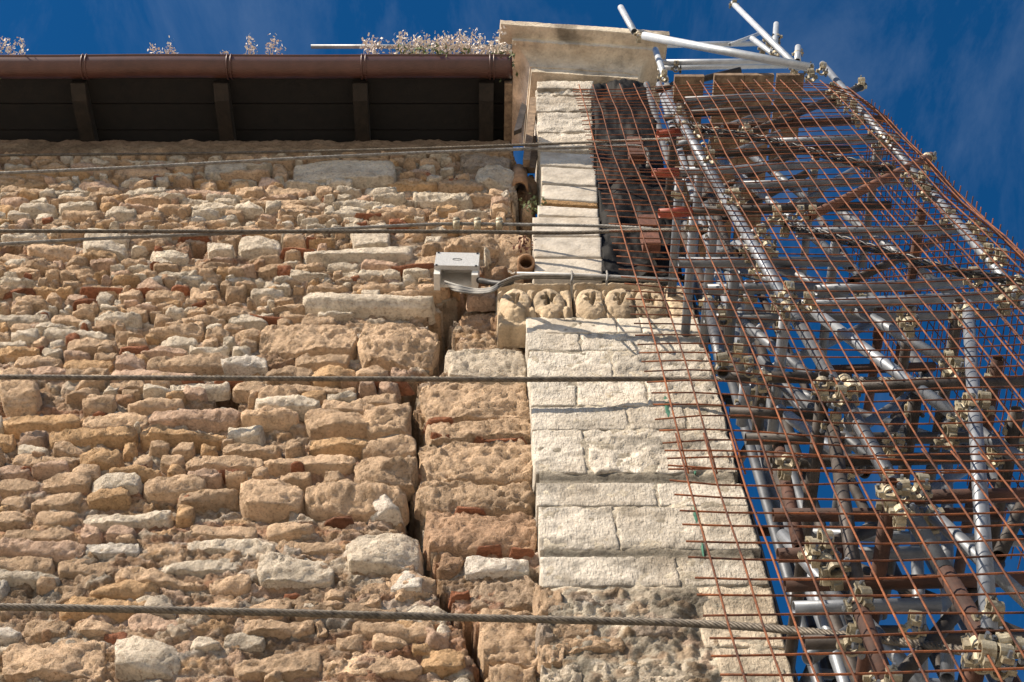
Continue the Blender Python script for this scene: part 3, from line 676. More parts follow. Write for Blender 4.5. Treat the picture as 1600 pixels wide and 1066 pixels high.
# ================================================================== wire ropes stretched along the facade
def cable(name, pts, Rr, mat, label, lay=.16, strands=6):
    P = smoothpath(pts, 10); v = rope(P, Rr, lay, strands)
    o = part(name, v[0], v[1], M[mat]); return tag(o, label, 'cable', 'wire ropes strapped across the facade')
cable('wire_rope', [U(-30, 272, 4.30), U(200, 262, 4.30), U(500, 246, 4.28), U(760, 235, 4.26), U(930, 230, 4.22), U(1005, 231, 4.2), U(1012, 262, 4.3)], .013, 'grey_rope', 'pale grey wire rope nearest the eaves, looping round the tarpaulin')
cable('wire_rope', [U(-30, 243, 4.46), U(300, 240, 4.42), U(600, 234, 4.34), U(830, 226, 4.22), U(1000, 219, 4.0), U(1100, 215, 3.8)], .011, 'rope', 'thin upper wire rope just under the dark eaves')
cable('wire_rope', [U(-30, 361, 4.32), U(400, 362, 4.32), U(700, 362, 4.3), U(880, 364, 4.24), U(1000, 360, 4.1), U(1120, 360, 3.9)], .014, 'rope', 'dark wire rope running straight below the rope with clamps')
cable('wire_rope', [U(-30, 383, 4.36), U(200, 371, 4.36), U(450, 362, 4.34), U(600, 354, 4.32), U(700, 350, 4.31), U(800, 351, 4.3), U(930, 353, 4.22), U(1020, 358, 4.15)], .012, 'grey_rope', 'grey wire rope with three clamps, slanting up to the pilaster')
cable('wire_rope', [U(-30, 589, 4.34), U(300, 591, 4.34), U(800, 593, 4.32), U(1100, 592, 4.28), U(1400, 594, 3.6), U(1640, 596, 3.35)], .0155, 'rope', 'wire rope across the middle of the wall through the crack')
cable('wire_rope', [U(-30, 948, 4.1), U(200, 952, 4.1), U(500, 959, 4.1), U(800, 967, 4.08), U(1100, 975, 3.9), U(1350, 996, 3.5), U(1510, 1018, 3.2)], .017, 'rope', 'lowest and thickest wire rope crossing the foot of the wall')
for k, x in enumerate((713, 746, 780)):
    c_ = U(x, 350, 4.31)
    t = thing('rope_clamp', ['leftmost', 'middle', 'rightmost'][k] + ' of three pale clamps on the grey wire rope', 'clamp', c_)
    for dz in (-.028, .028):
        v = pathtube([c_ + Vector((0, -.03, dz)), c_ + Vector((0, .03, dz))], .022, 10); part('clamp_nut', v[0], v[1], M['coupler'], t)
    v = box(c_, (.05, .05, .05)); part('saddle', v[0], v[1], M['coupler'], t, False)

# ================================================================== junction box, cables, ring, planks in the gap
c_ = U(714, 428, 4.42)
jb = thing('junction_box', 'speckled grey electrical junction box on the wall beside the frieze', 'box', c_)
rt = Matrix.Rotation(R(3), 4, 'Y') @ Matrix.Rotation(R(1), 4, 'X')
def jbp(nm, c, s, mt, par=None):
    v = box((0, 0, 0), s); V = (v[0] + np.array(c)) @ np.array(rt.to_3x3()).T + np.array(c_); return part(nm, V, v[1], M[mt], par or jb, False)
lid = jbp('lid', (0, -.075, .035), (.285, .03, .19), 'box_plastic')
jbp('side', (-.122, 0, 0), (.04, .118, .25), 'white_conduit'); jbp('side', (.122, 0, 0), (.04, .118, .25), 'white_conduit'); jbp('back_plate', (0, .05, .02), (.28, .02, .2), 'white_conduit'); jbp('top_side', (0, 0, .11), (.2, .118, .03), 'white_conduit')
for sx in (-1, 1):
    for sz in (-1, 1): jbp('screw', (sx * .128, -.092, .03 + sz * .09), (.014, .006, .014), 'black', lid)
v = pathtube([Vector((.03 * math.cos(t), -.091, .03 + .012 * math.sin(t))) for t in [2 * math.pi * i / 20 for i in range(21)]], .0022, 5)
part('oval_mark', v[0] @ np.array(rt.to_3x3()).T + np.array(c_), v[1], M['cable_grey'], lid)
for k in range(6):
    o_ = .014 * k
    P = smoothpath([U(695 + k * 2, 440 + k * 2.2, 4.40), U(715, 446 + k * 1.8, 4.34), U(742, 452 + k * 1.3, 4.33), U(768, 450 + k * 1.2, 4.27), U(785, 440 + k * 1., 4.24 + o_ * .3), U(812, 431 + k * .9, 4.2 + o_ * .6), U(860, 430 + k * .9, 4.17 + o_ * .5), U(940, 433 + k * .8, 4.17 + o_ * .4), U(1040 + k * 5, 437 + k * .5, 4.17 + o_ * .4)], 8)
    v = pathtube(P, .0075, 6); tag(part('electric_cable', v[0], v[1], M['black' if k in (1, 4) else 'cable_grey']), ['topmost grey', 'black upper', 'third grey', 'fourth grey', 'black lower', 'lowest grey'][k] + ' thin electric cable bundled from junction box over the frieze', 'cable', 'electric cables over the frieze')
v = pathtube([U(748, 438, 4.40), U(768, 442, 4.36), U(785, 444, 4.3), U(800, 440, 4.26)], .02, 10); tag(part('corrugated_hose', v[0], v[1], M['black']), 'short black hose leaving the right side of the junction box', 'hose')
v = pathtube([U(808, 427, 4.24), U(900, 429, 4.22), U(1062, 437, 4.2)], .009, 8); tag(part('conduit', v[0], v[1], M['white_conduit']), 'white conduit lying along the top of the carved frieze', 'conduit')
for x in (893, 948):
    v = pathtube(smoothpath([U(x, 424, 4.26), U(x + 1, 430, 4.14), U(x, 441, 4.14), U(x, 446, 4.24)], 6), .007, 6); tag(part('cable_tie', v[0], v[1], M['cable_grey']), ('left' if x < 900 else 'right') + ' grey tie holding the cable bundle on the frieze', 'cable tie')
c_ = U(822, 412, 4.40); ax = Vector((0, -1, -.9)).normalized()
v = pipe(c_ - ax * .22, c_ + ax * .03, .058, .016, 24); tag(part('clay_pipe', v[0], v[1], M['terracotta']), 'round open end of a clay pipe above the frieze', 'pipe')
def plank(nm, pts, th, mt, label, cat='plank'):
    a = [Vector(p) for p in pts]; V = [tuple(p) for p in a] + [tuple(p + Vector((0, th, 0))) for p in a]
    return tag(part(nm, V, [(0, 1, 2, 3), (7, 6, 5, 4), (0, 4, 5, 1), (1, 5, 6, 2), (2, 6, 7, 3), (3, 7, 4, 0)], M[mt], None, False), label, cat)
plank('timber_plank', [U(817, 250, 4.5), U(828, 250, 4.5), U(840, 152, 4.56), U(829, 152, 4.56)], .06, 'wood', 'brown plank wedged upright in the gap left of the upper pilaster')
plank('timber_plank', [U(820, 262, 4.6), U(836, 262, 4.6), U(844, 212, 4.62), U(834, 212, 4.62)], .05, 'wood', 'short pale plank wedged low in the gap left of the pilaster')
P = [U(803, 205, 4.62), U(815, 200, 4.62), U(823, 165, 4.64), U(815, 160, 4.64)]
plank('timber_plank', P, .04, 'dark_tube', 'grey weathered plank end behind the brown plank in the gap')
gxx = []
for k in range(9):
    t = math.pi * k / 8
    for zz in (0, .35): gxx.append(U(812, 300, 4.66) + Vector((-.07 * math.cos(t), -.09 * math.sin(t), zz)))
o = tag(part('roof_tile', [tuple(p) for p in gxx], [(2 * k, 2 * k + 2, 2 * k + 3, 2 * k + 1) for k in range(8)], M['terracotta']), 'curved dark clay tile standing in the gap above the crack', 'tile')
o.modifiers.new('s', 'SOLIDIFY').thickness = .015
# black plastic sheet over the right half of the upper pilaster
nu, nv = 40, 90; V = []
for i in range(nu):
    for j in range(nv):
        a, b = i / (nu - 1), j / (nv - 1)
        y = 126 + (432 - 126) * b; xl = 926 + 17 * b; xr = 1014 + 54 * b
        p = U(xl + (xr - xl) * a, y, 4.40); V.append(tuple(p))
V = np.array(V); V[:, 1] += .03 * fbm(V * np.array([2.4, 1, .9]), 3, 4, .6, 14) + .016 * fbm(V * np.array([1, 1, 2.]), 9, 3, .6, 15) + .09 * np.abs((np.arange(nu * nv) // nv) / (nu - 1) - .5) ** 2
o = tag(part('plastic_sheet', V, gridF(nu, nv), M['tarp']), 'black wrinkled plastic sheet hanging over the right of the upper pilaster', 'tarpaulin')
o.modifiers.new('s', 'SOLIDIFY').thickness = .006
for k, (x0, y0, x1, y1) in enumerate([(982, 218, 1002, 230), (984, 234, 1004, 246), (1001, 340, 1022, 357), (1005, 363, 1027, 385)]):
    p, q = U(x0, y1, 4.28), U(x1, y0, 4.28); v = box(((p.x + q.x) / 2, 4.29, (p.z + q.z) / 2), (q.x - p.x, .07, (q.z - p.z) * .96))
    tag(part('padding_brick', v[0], v[1], M['brick'], None, False), ['upper brick of the top pair', 'lower brick of the top pair', 'upper brick of the lower pair', 'lower brick of the lower pair'][k] + ' padding a wire rope on the black sheet', 'brick', 'bricks padding the ropes')

# ================================================================== scaffold
sc = thing('scaffold', 'tall steel tube scaffold with couplers propping the corner behind rebar mesh', 'scaffold', (2.0, 2.6, 0))
TR = .0265
def tube(a, b, mat='steel', r=TR):
    v = pipe(a, b, r, .004); return part('tube', v[0], v[1], M[mat], sc)
def sp(x, z, off): return Vector((x, planeY(z, off), z))
# coupler prototype: two collars at right angles with lugs and bolts
cp = []
def ringv(axis, c, r0, r1, w, n=14):
    V, Fs = [], []
    for wz, rr in ((-w, r0), (-w, r1), (w, r1), (w, r0)):
        for j in range(n):
            t = 2 * math.pi * j / n; q = (rr * math.cos(t), rr * math.sin(t))
            V.append((c[0] + q[0], c[1] + q[1], c[2] + wz) if axis == 'z' else (c[0] + wz, c[1] + q[0], c[2] + q[1]))
    for i in range(4):
        for j in range(n): Fs.append((i * n + j, i * n + (j + 1) % n, ((i + 1) % 4) * n + (j + 1) % n, ((i + 1) % 4) * n + j))
    return np.array(V), Fs
S2 = .064
cp += [ringv('z', (0, 0, 0), TR + .001, TR + .011, .026), ringv('x', (0, S2, 0), TR + .001, TR + .011, .026), box((0, S2 / 2, 0), (.05, .03, .05)),
       box((.048, 0, 0), (.034, .022, .044)), box((-.046, 0, 0), (.026, .03, .036)), box((0, S2, .048), (.044, .022, .034)), box((0, S2, -.046), (.036, .03, .026)),
       pathtube([Vector((.052, -.05, 0)), Vector((.052, .04, 0))], .0085, 6), pathtube([Vector((.052, -.042, 0)), Vector((.052, -.022, 0))], .015, 6),
       pathtube([Vector((0, S2 - .05, .052)), Vector((0, S2 + .04, .052))], .0085, 6), pathtube([Vector((0, S2 - .042, .052)), Vector((0, S2 - .022, .052))], .015, 6)]
cv = join(cp[:7]); bv = [join(cp[7:9]), join(cp[9:11])]; bme = [mesh('bolt', v_[0], v_[1], M['steel'], False, None, False)[0] for v_ in bv]; cme, _ = mesh('coupler', cv[0], cv[1], M['coupler'], False, None, False)
def coupler(p, rot=None):
    o = put('coupler', cme, p, sc)
    o.rotation_euler = (math.atan(-LEAN) + random.uniform(-.1, .1), random.choice((0, math.pi, 0)) + random.uniform(-.15, .15), random.choice((0, math.pi)) + random.uniform(-.2, .2)) if rot is None else rot
    q_ = random.uniform(.62, .8); o.scale = (q_, q_, q_ * random.uniform(.8, 1.1))
    for b_m in bme:
        b_o = bpy.data.objects.new('bolt', b_m); COL.objects.link(b_o); b_o.parent = o
    return o
ztp = UM(1040, 140, .1).z
# standards, front row: x of the two rows read from the photograph
S1x, S2x = UM(1215, 480, .12).x, UM(1480, 352, .12).x
ends = [(UM(1040, 150, .12), UM(1545, 1010, .12)), (UM(1285, 100, .12), UM(1590, 460, .12))]
def stdx(k, z): a_, b_ = ends[k]; return a_.x + (b_.x - a_.x) * (z - a_.z) / (b_.z - a_.z)
for k in (0, 1):
    zz = [.02, 2.6, 5.5, 7.6, 9.6, ends[k][0].z]
    for j in range(5):
        if zz[j + 1] > zz[j]: tube(sp(stdx(k, zz[j]), zz[j], .12), sp(stdx(k, zz[j + 1]), zz[j + 1] - .006, .12), 'rust' if (j == 1 and k == 0) else 'steel', TR * (1.1 if k == 0 else .95))
# rear rows
back = []
for x, off in ((S1x + .05, .95), (S2x - .05, .95), (S1x + .02, 1.75), (S2x - .1, 1.75), (1.95, 1.35), (1.52, 1.35)):
    back.append((x, off)); tube(sp(x, .02, off), sp(x, ztp - .2 * random.random(), off), random.choice(('steel', 'dark_tube')))
def hor(px0, py0, px1, py1, off, mat='steel', cpl=1, r=TR):
    a, b = UM(px0, py0, off), UM(px1, py1, off); tube(a, b, mat, r)
    if cpl:
        for x, o2 in ((stdx(0, a.z), .12), (stdx(1, a.z), .12)):
            t = (x - a.x) / (b.x - a.x) if abs(b.x - a.x) > 1e-3 else -1
            if off < .35 and -.05 <= t <= 1.05: coupler(a.lerp(b, t) + Vector((0, o2 - off, 0)) * .5)
# ledgers and guard tubes of the front
for a in [(1059, 269, 1352, 254, .2, 'steel'), (1150, 290, 1400, 283, .2, 'steel'), (1080, 331, 1390, 321, .2, 'dark_tube'), (1060, 410, 1332, 409, .26, 'steel'), (1215, 222, 1404, 216, .2, 'steel'), (1245, 364, 1540, 357, .2, 'steel'),
          (1070, 157, 1300, 146, .2, 'steel'), (1080, 178, 1310, 163, .24, 'dark_tube'), (1085, 200, 1385, 186, .2, 'rust'), (1090, 240, 1330, 234, .26, 'dark_tube'),
          (1230, 478, 1600, 461, .2, 'steel'), (1275, 454, 1505, 440, .2, 'steel'), (1100, 498, 1555, 492, .5, 'steel'), (1105, 452, 1280, 450, .3, 'steel'), (1320, 606, 1640, 596, .2, 'dark_tube'),
          (1132, 588, 1330, 592, .4, 'dark_tube'), (1395, 778, 1660, 772, .2, 'rust'), (1208, 805, 1560, 804, .4, 'rust'), (1215, 868, 1318, 866, .35, 'rust'), (1318, 866, 1445, 864, .6, 'steel'),
          (1226, 914, 1620, 905, .45, 'rust'), (1240, 951, 1468, 945, .45, 'steel'), (1256, 1004, 1640, 996, .6, 'dark_tube'), (1520, 1014, 1680, 1010, .2, 'coupler'), (1165, 686, 1560, 684, .55, 'dark_tube'), (1205, 722, 1580, 714, .45, 'dark_tube'), (1300, 578, 1460, 573, .9, 'rust'), (1140, 645, 1290, 648, .5, 'dark_tube')]:
    hor(*a)
for a, b, off in (((1030, 334), (1080, 331), .2), ((1020, 271), (1060, 269), .2), ((1028, 209), (1072, 206), .2)):
    tube(UM(*a, off), UM(*b, off), 'primer', TR * 1.05)
# transoms: straight back from the face, their open ends towards the camera
def transom(px, py, off, length, mat='steel', dx=0.):
    a = UM(px, py, off); b = a + Vector((dx, length, 0)); tube(a, b, mat, TR * 1.05); coupler(a + Vector((0, .10, 0)), (math.pi / 2, random.uniform(-.2, .2), random.choice((0, 1.57, 3.14))))
for a in [(1290, 585, .03, 1.9, 'dark_tube'), (1395, 753, .03, 1.7, 'rust'), (1535, 990, .03, 1.3, 'rust'), (1148, 425, .1, .42, 'steel'), (1228, 484, .16, .85, 'steel'), (1172, 440, .3, .5, 'steel'), (1192, 590, .5, .35, 'dark_tube'), (1165, 600, .5, .22, 'steel'),
          (1425, 480, .5, 1.2, 'dark_tube'), (1590, 640, .1, 1.5, 'dark_tube'), (1432, 615, .3, 1.2, 'dark_tube'), (1500, 470, .16, 1.3, 'dark_tube'), (1310, 345, .2, 1.0, 'steel'), (1440, 330, .2, 1.2, 'rust'), (1375, 205, .2, 1.0, 'steel'), (1275, 240, .3, 1.0, 'steel'),
          (1095, 240, .3, 1.1, 'steel'), (1085, 330, .3, 1.0, 'steel'), (1115, 345, .25, .8, 'steel'), (1062, 280, .25, .9, 'steel'), (1052, 200, .25, .9, 'dark_tube'), (1560, 560, .3, 1.2, 'rust'), (1330, 640, .5, 1.3, 'steel'), (1380, 470, .8, .9, 'rust')]:
    transom(*a)
# braces
for a, oa, b, ob, mt in [((1145, 5), .2, (1247, 106), .1, 'bright_steel'), ((1262, 480), .2, (1507, 660), .22, 'steel'), ((1332, 480), .3, (1487, 570), .35, 'steel'), ((1507, 660), .22, (1640, 748), .22, 'steel'), ((1450, 798), .2, (1640, 972), .3, 'steel'), ((1512, 476), .10, (1546, 992), .10, 'steel'),
                         ((1262, 340), .16, (1455, 244), .10, 'light_rust'), ((1160, 213), .16, (1350, 134), .12, 'dark_tube'), ((1240, 870), .5, (1372, 824), .5, 'dark_tube'), ((1106, 470), .3, (1130, 582), .04, 'steel'), ((1210, 590), .5, (1460, 800), .6, 'steel'),
                         ((1218, 640), .5, (1345, 735), .5, 'steel'), ((1130, 480), .5, (1330, 640), .6, 'steel'), ((1335, 952), .6, (1450, 1080), .6, 'steel'), ((1215, 690), .6, (1250, 860), .5, 'rust'), ((1300, 660), .25, (1345, 960), .25, 'dark_tube'), ((1340, 940), .25, (1390, 1080), .25, 'rust'),
                         ((1120, 245), .4, (1330, 420), .5, 'steel'), ((1165, 235), .45, (1285, 330), .45, 'steel'), ((1150, 380), .5, (1270, 450), .5, 'steel'), ((1200, 410), .3, (1350, 480), .35, 'steel'), ((1330, 440), .8, (1480, 368), .8, 'dark_tube'), ((1350, 740), .8, (1440, 600), .8, 'dark_tube'), ((1250, 730), .9, (1420, 620), .9, 'steel'),
                         ((1262, 1030), .7, (1370, 960), .7, 'steel'), ((1400, 1066), .5, (1560, 880), .5, 'dark_tube'), ((1560, 870), .4, (1640, 700), .4, 'dark_tube'), ((1222, 835), .8, (1330, 960), .8, 'steel'), ((1480, 650), .8, (1480, 1060), .9, 'steel'), ((1430, 780), .9, (1440, 1066), 1., 'steel'), ((1160, 540), .7, (1270, 440), .7, 'steel'), ((1220, 330), .7, (1400, 230), .7, 'steel'),
                         ((1190, 560), .7, (1300, 700), .8, 'steel'), ((1300, 320), .5, (1500, 470), .6, 'steel')]:
    p, q = UM(*a, oa), UM(*b, ob); tube(p, q, mt)
    if oa < .35: coupler(p.lerp(q, .03)); coupler(p.lerp(q, .97))
# guard rail of new galvanised tube above the mesh
for a, b, off, r in [((1006, 56), (1268, 106), .06, 1.25), ((970, 12), (991, 50), .12, 1.1), ((1027, 71), (1190, 68), .5, 1.), ((1030, 98), (1232, 96), .35, 1.), ((1028, 106), (1230, 103), .5, .9), ((1024, 78), (1040, 125), .3, 1.), ((1213, 38), (1210, 80), .3, 1.), ((1247, 74), (1246, 96), .2, 1.), ((1140, 70), (1188, 52), .4, .6), ((1175, 60), (1215, 90), .3, .9)]:
    tube(UM(*a, off), UM(*b, off), 'bright_steel', TR * r)
for px, py, off in [(998, 54, .1), (1200, 62, .3), (1208, 78, .3), (1215, 58, .3), (1246, 84, .2), (1265, 112, .1), (1268, 122, .1), (1192, 76, .4), (1036, 122, .25), (1240, 108, .3), (1284, 112, .06), (1212, 84, .25), (1056, 108, .4)]: coupler(UM(px, py, off))
for px, py, off in [(1062, 180, .1), (1070, 195, .1), (1090, 210, .12), (1120, 205, .12), (1100, 228, .1), (1110, 250, .08), (1165, 205, .12), (1300, 145, .1), (1318, 160, .1), (1330, 172, .1), (1310, 150, .1), (1340, 185, .1), (1380, 215, .1), (1390, 228, .1), (1385, 262, .1), (1420, 275, .1), (1440, 285, .1), (1452, 296, .1), (1445, 305, .1),
                    (1145, 300, .08), (1150, 315, .08), (1215, 342, .1), (1250, 340, .1), (1230, 350, .1), (1190, 372, .1), (1200, 385, .1), (1520, 350, .1), (1535, 365, .1), (1545, 400, .1), (1560, 410, .1), (1230, 462, .05), (1228, 480, .05), (1262, 478, .1), (1415, 490, .25), (1420, 505, .25), (1520, 440, .12), (1590, 440, .08), (1585, 455, .08),
                    (1285, 600, .03), (1320, 598, .05), (1310, 625, .05), (1330, 606, .05), (1510, 640, .1), (1535, 640, .1), (1490, 585, .2), (1480, 690, .3), (1395, 690, .3), (1400, 700, .25), (1230, 722, .3), (1390, 770, .02), (1412, 776, .05), (1435, 770, .05), (1408, 800, .04), (1265, 868, .2), (1285, 860, .2), (1290, 880, .2), (1305, 890, .2), (1530, 1010, .02), (1570, 1020, .04), (1590, 1030, .04), (1560, 1045, .02), (1535, 1035, .02),
                    (1425, 985, .4), (1320, 740, .5), (1150, 560, .2), (1170, 580, .2), (1190, 590, .3), (1130, 500, .3), (1570, 470, .1), (1600, 460, .1), (1550, 720, .3), (1590, 700, .3), (1330, 1010, .4), (1370, 1060, .4)]:
    coupler(UM(px, py, off))
# lattice deep inside
for z in np.arange(2.2, ztp, 1.6):
    for off, x0, x1 in ((.95, S1x + .12, S2x + .1), (1.75, S1x + .2, S2x + .05)):
        if random.random() < .75: tube(sp(x0, z + .2 * random.random(), off + .05), sp(x1, z + .2 * random.random(), off + .05), random.choice(('steel', 'dark_tube', 'steel')))
for k in range(9):
    z = 2.2 + k * .95; s = 1 if k % 2 else -1
    tube(sp(2.0 - s * .55, z, 1.0), sp(2.0 + s * .5, z + 1.0, 1.0), random.choice(('steel', 'dark_tube')))
    random.random()
# vertical tubes between the sheet and the scaffold
for x0, x1, Y, mt in ((1010, 1072, 4.42, 'steel'), (1030, 1098, 4.2, 'steel'), (1042, 1112, 4.45, 'steel'), (1052, 1130, 4.05, 'dark_tube')):
    a = U(x0, 132, Y); tube(Vector((a.x, Y, .02)) if a.x > 1.42 else Vector((a.x, Y, U(0, 436, Y).z + .05)), a, mt)
for k in range(7):
    z = U(0, 150 + k * 45, 4.2).z; tube(Vector((1.42, 4.15, z)), Vector((2.1, 4.0 - .05 * k, z + .05)), random.choice(('steel', 'dark_tube')))
for x, Y, mt in ((1.44, 4.75, 'dark_tube'), (1.55, 5.2, 'steel'), (1.68, 4.85, 'dark_tube'), (1.62, 5.7, 'steel'), (1.86, 5.5, 'dark_tube')): tube(Vector((x, Y, .02)), Vector((x, Y, 11.2)), mt)
for k in range(5):
    z = 6.6 + k * 1.0; tube(Vector((1.50, 4.80 + .12 * (k % 3), z)), Vector((2.0 + .1 * (k % 4), 4.80 + .12 * (k % 3), z)), ('steel', 'dark_tube', 'rust')[k % 3])
    if k % 2: tube(Vector((1.52, 5.0, z - .4)), Vector((1.95, 5.0, z + .5)), 'steel')
# deck boards on top and a lower deck
def deck(px0, px1, py, off, L, lab):
    a, b = UM(px0, py, off), UM(px1, py, off); v = box(((a.x + b.x) / 2, a.y + L / 2, a.z), (b.x - a.x, L, .05))
    tag(part('deck_plank', v[0], v[1], M['wood'], None, False), lab, 'plank', 'deck planks on the scaffold')
for k, (x0, x1) in enumerate(((1054, 1100), (1116, 1162), (1163, 1209), (1214, 1256))):
    deck(x0, x1, 116 if k else 118, .18, 1.05 if k != 3 else .7, ['first', 'second', 'third', 'fourth'][k] + ' weathered deck plank from the cornice on top of the scaffold')
for k, (x0, x1) in enumerate(((1050, 1082), (1100, 1150), (1156, 1196))):
    deck(x0, x1, 262, .75, .8, ['narrow plank nearest the black sheet', 'middle wide plank', 'right plank'][k] + ' of the lower deck inside the scaffold')

# ================================================================== rebar mesh cage
MX0, MX1 = .655, 2.74
zA, zB = UM(1300, 742, 0).z, UM(1300, 126, 0).z
zC, zD = UM(1100, 1110, 0).z, UM(1300, 700, 0).z
def warp(x, z, sd):
    p = np.array([[x, z, sd]]); b = max(0, (x - 2.45) / .29)
    return float(.035 * fbm(p, 1.1, 2, .5, 21)[0] + .03 * fbm(p, .45, 1, .5, 22)[0]) + .16 * b * b
def sag(x, z): return .035 * math.sin((x - MX0) * 2.1 + z * .35) * (1 if z > zD else .3) + .018 * (x - 1.6)
BRD = .0037
def panel(label, x0, x1, z0, z1, off, seed):
    t = thing('rebar_mesh', label, 'rebar mesh', ((x0 + x1) / 2, planeY(z0, off), z0), 'rebar mesh panels of the scaffold')
    n = int(round((x1 - x0) / .1)) + 1
    for i in range(n):
        x = x0 + .05 + i * (x1 - x0 - .1) / (n - 1) + random.uniform(-.006, .006)
        zz = np.linspace(z0 + .0, z1 + random.uniform(0, .02), 14)
        P = [(x + .012 * math.sin(zq * .9 + seed), planeY(zq, off - .004) + warp(x, zq, seed), zq + sag(x, zq)) for zq in zz]
        v = pathtube(P, BRD, 6); part('bar', v[0], v[1], M['rebar'], t)
    m = int(round((z1 - z0) / .1))
    for j in range(m):
        zq = z0 + .04 + j * .1 + random.uniform(-.010, .010); k1, k2 = random.uniform(-.012, .012), random.uniform(-.012, .012)
        xx = np.linspace(x0 - random.uniform(0, .012), x1 + random.uniform(.0, .02), 14)
        P = [(x, planeY(zq, off + .005) + warp(x, zq, seed), zq + sag(x, zq) + k1 * math.sin(x * 3.) + k2 * math.sin(x * 5.)) for x in xx]
        v = pathtube(P, BRD, 6); part('bar', v[0], v[1], M['rebar'], t)
panel('rusty rebar mesh sheet covering the upper face of the scaffold', MX0, MX1, zA, zB, 0, 1.3)
panel('rusty rebar mesh sheet hung over the lower face of the scaffold', MX0 - .01, MX1 + .02, zC, zD, -.03, 4.1)
# side return of the cage, running back from the right edge
t = thing('rebar_mesh', 'dark rebar mesh sheet closing the far right side of the scaffold', 'rebar mesh', (MX1, planeY(zA) + .8, zA - 1), 'rebar mesh panels of the scaffold')
z0 = zA - 1.6; z1 = zB - .03; L = 1.5
for i in range(15):
    o_ = .16 + i * .1
    P = [(MX1 + .012 * math.sin(zq + i), planeY(zq, o_), zq + sag(MX1, zq)) for zq in np.linspace(z0, z1, 10)]
    v = pathtube(P, BRD, 5); part('bar', v[0], v[1], M['rebar'], t)
for j in range(int((z1 - z0) / .1)):
    zq = z0 + j * .1
    P = [(MX1 + .008 + .01 * math.sin(o_ * 4 + j), planeY(zq, o_), zq + sag(MX1, zq)) for o_ in np.linspace(.12, .16 + L, 6)]
    v = pathtube(P, BRD, 5); part('bar', v[0], v[1], M['rebar'], t)
# black wire ropes slung through the scaffold
def loose(pts, lab):
    for k in range(2):
        P = smoothpath([UM(x, y + 6 * k, o_ + .03 * k) for x, y, o_ in pts], 8); v = rope(P, .015, .22, 3); tag(part('slung_rope', v[0], v[1], M['black_rope']), ('upper' if k == 0 else 'lower') + ' strand of the ' + lab, 'cable', 'black ropes slung through the scaffold')
loose([(1072, 190, .12), (1110, 202, .06), (1180, 212, .05), (1260, 232, .05), (1340, 252, .05), (1395, 264, .08)], 'black twisted rope near the scaffold top')
loose([(1225, 348, .1), (1280, 362, .06), (1380, 390, .05), (1480, 418, .05), (1560, 432, .06), (1640, 444, .08)], 'black twisted rope below the rusty diagonal tube')

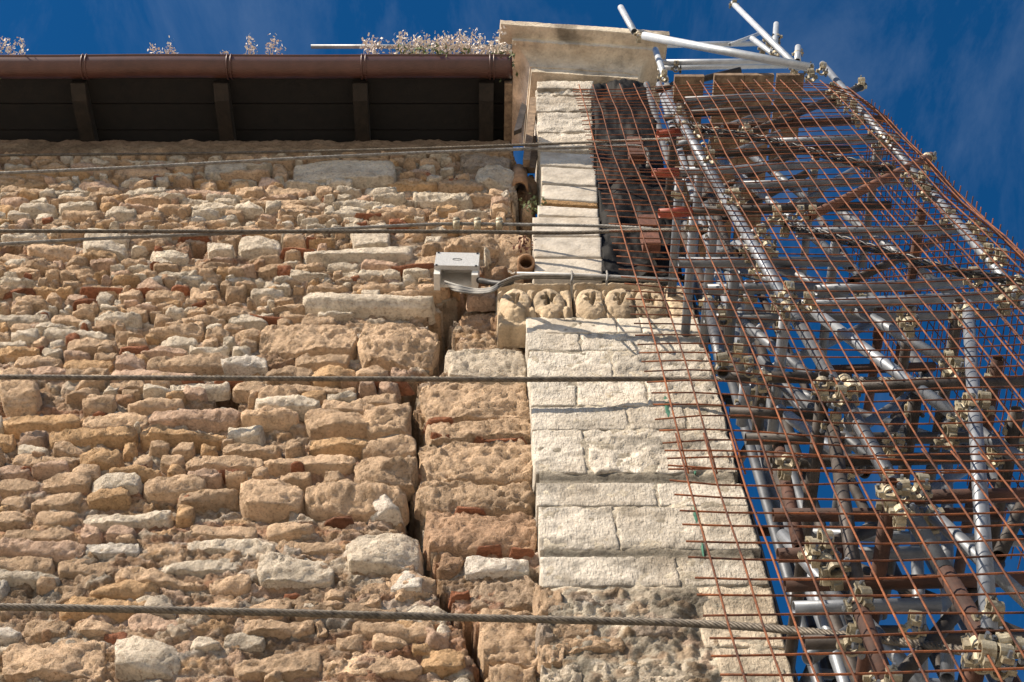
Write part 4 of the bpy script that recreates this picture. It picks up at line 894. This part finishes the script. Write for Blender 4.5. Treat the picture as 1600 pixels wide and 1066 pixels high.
# ================================================================== pole and weeds above the gutter
pa, pb = U(486, 73, 4.30), U(800, 73, 4.30)
v = pipe(pa, pb, .02, .003); tag(part('steel_pole', v[0], v[1], M['steel']), 'horizontal grey pole sticking out left of the cornice behind the weeds', 'pole')
def weed(px, hgt, wid, ns, green, label, py=92):
    base = U(px, py, GY - .02); base.z = GZc - .02
    t = thing('weed', label, 'plant', base, 'weeds growing in the gutter')
    sv, fv, lv = [], [], []
    for k in range(ns):
        a = Vector((base.x + random.uniform(-wid, wid) * .6, base.y + random.uniform(-.05, .05), base.z))
        tip = a + Vector((random.uniform(-.4, .4) * wid, random.uniform(-.12, .05), hgt * random.uniform(.5, 1.)))
        mid = a.lerp(tip, .5) + Vector((random.uniform(-.02, .02),) * 3)
        P = smoothpath([a, mid, tip], 3); sv.append(pathtube(P, .0022, 3))
        for q in range(22):
            c_ = tip.lerp(mid, random.random() ** 1.5) + Vector([random.gauss(0, .021) for _ in range(3)]); s = random.uniform(.008, .016)
            d1, d2 = Vector([random.gauss(0, 1) for _ in range(3)]).normalized() * s, Vector([random.gauss(0, 1) for _ in range(3)]).normalized() * s
            fv.append((np.array([tuple(c_ + d1), tuple(c_ + d2), tuple(c_ - d1), tuple(c_ - d2)]), [(0, 1, 2, 3)]))
        if random.random() < green:
            for q in range(9):
                c_ = a.lerp(mid, random.random()) + Vector([random.gauss(0, .03) for _ in range(3)]); s = random.uniform(.014, .026)
                d1, d2 = Vector([random.gauss(0, 1) for _ in range(3)]).normalized() * s * 1.5, Vector([random.gauss(0, 1) for _ in range(3)]).normalized() * s * .6
                lv.append((np.array([tuple(c_ + d1), tuple(c_ + d2), tuple(c_ - d1), tuple(c_ - d2)]), [(0, 1, 2, 3)]))
    for nm, q, mt in (('stems', sv, 'stem'), ('flowers', fv, 'flower'), ('leaves', lv, 'leaf')):
        if q: part(nm, *join(q), M[mt], t, False)['kind'] = 'stuff'
for px, hg, wd, ns_, gr, lb in [(8, .30, .08, 6, .1, 'pale flower sprig in the gutter at the left picture edge'), (40, .16, .05, 3, 0, 'tiny dry sprig right beside the leftmost sprig'), (245, .26, .04, 4, 0, 'dry sprig left of a pair, between first and second gutter straps'), (265, .28, .04, 4, 0, 'dry sprig right of a pair, between first and second gutter straps'), (351, .22, .03, 3, 0, 'small sprig growing at the second gutter strap'),
                                (394, .28, .06, 4, 0, 'low dry sprig just right of the second gutter strap'), (430, .34, .06, 5, 0, 'taller dry sprig between second and third gutter straps'), (582, .40, .10, 10, .1, 'leftmost tuft of the long flower bank, right of third strap'), (622, .46, .12, 14, .5, 'flower tuft below the pole in the flower bank'), (655, .50, .12, 16, .9, 'leafy green tuft in the middle of the flower bank'),
                                (695, .52, .13, 20, .4, 'dense pink tuft right of the leafy green tuft'), (730, .55, .13, 24, .3, 'densest pink tuft of the flower bank'), (765, .46, .10, 18, .7, 'tuft at the right end of the flower bank by the cornice'), (790, .20, .06, 10, 1., 'green weed hanging at the gutter end by the cornice')]:
    weed(px, hg, wd, ns_, gr, lb)
for px, py, lb in ((836, 330, 'green weed rooted in the gap left of the slipped blocks'), (822, 392, 'pinkish weed above the clay pipe')):
    base = U(px, py + 8, 4.52); t = thing('weed', lb, 'plant', base, 'weeds rooted in the masonry'); lv = []
    for q in range(70):
        c_ = base + Vector((random.gauss(0, .05), random.gauss(0, .03) - .06, abs(random.gauss(0, .07)))); s = random.uniform(.012, .022)
        d1, d2 = Vector([random.gauss(0, 1) for _ in range(3)]).normalized() * s, Vector([random.gauss(0, 1) for _ in range(3)]).normalized() * s * .6
        lv.append((np.array([tuple(c_ + d1), tuple(c_ + d2), tuple(c_ - d1), tuple(c_ - d2)]), [(0, 1, 2, 3)]))
    part('leaves', *join(lv), M['leaf' if px == 836 else 'brick'], t, False)['kind'] = 'stuff'
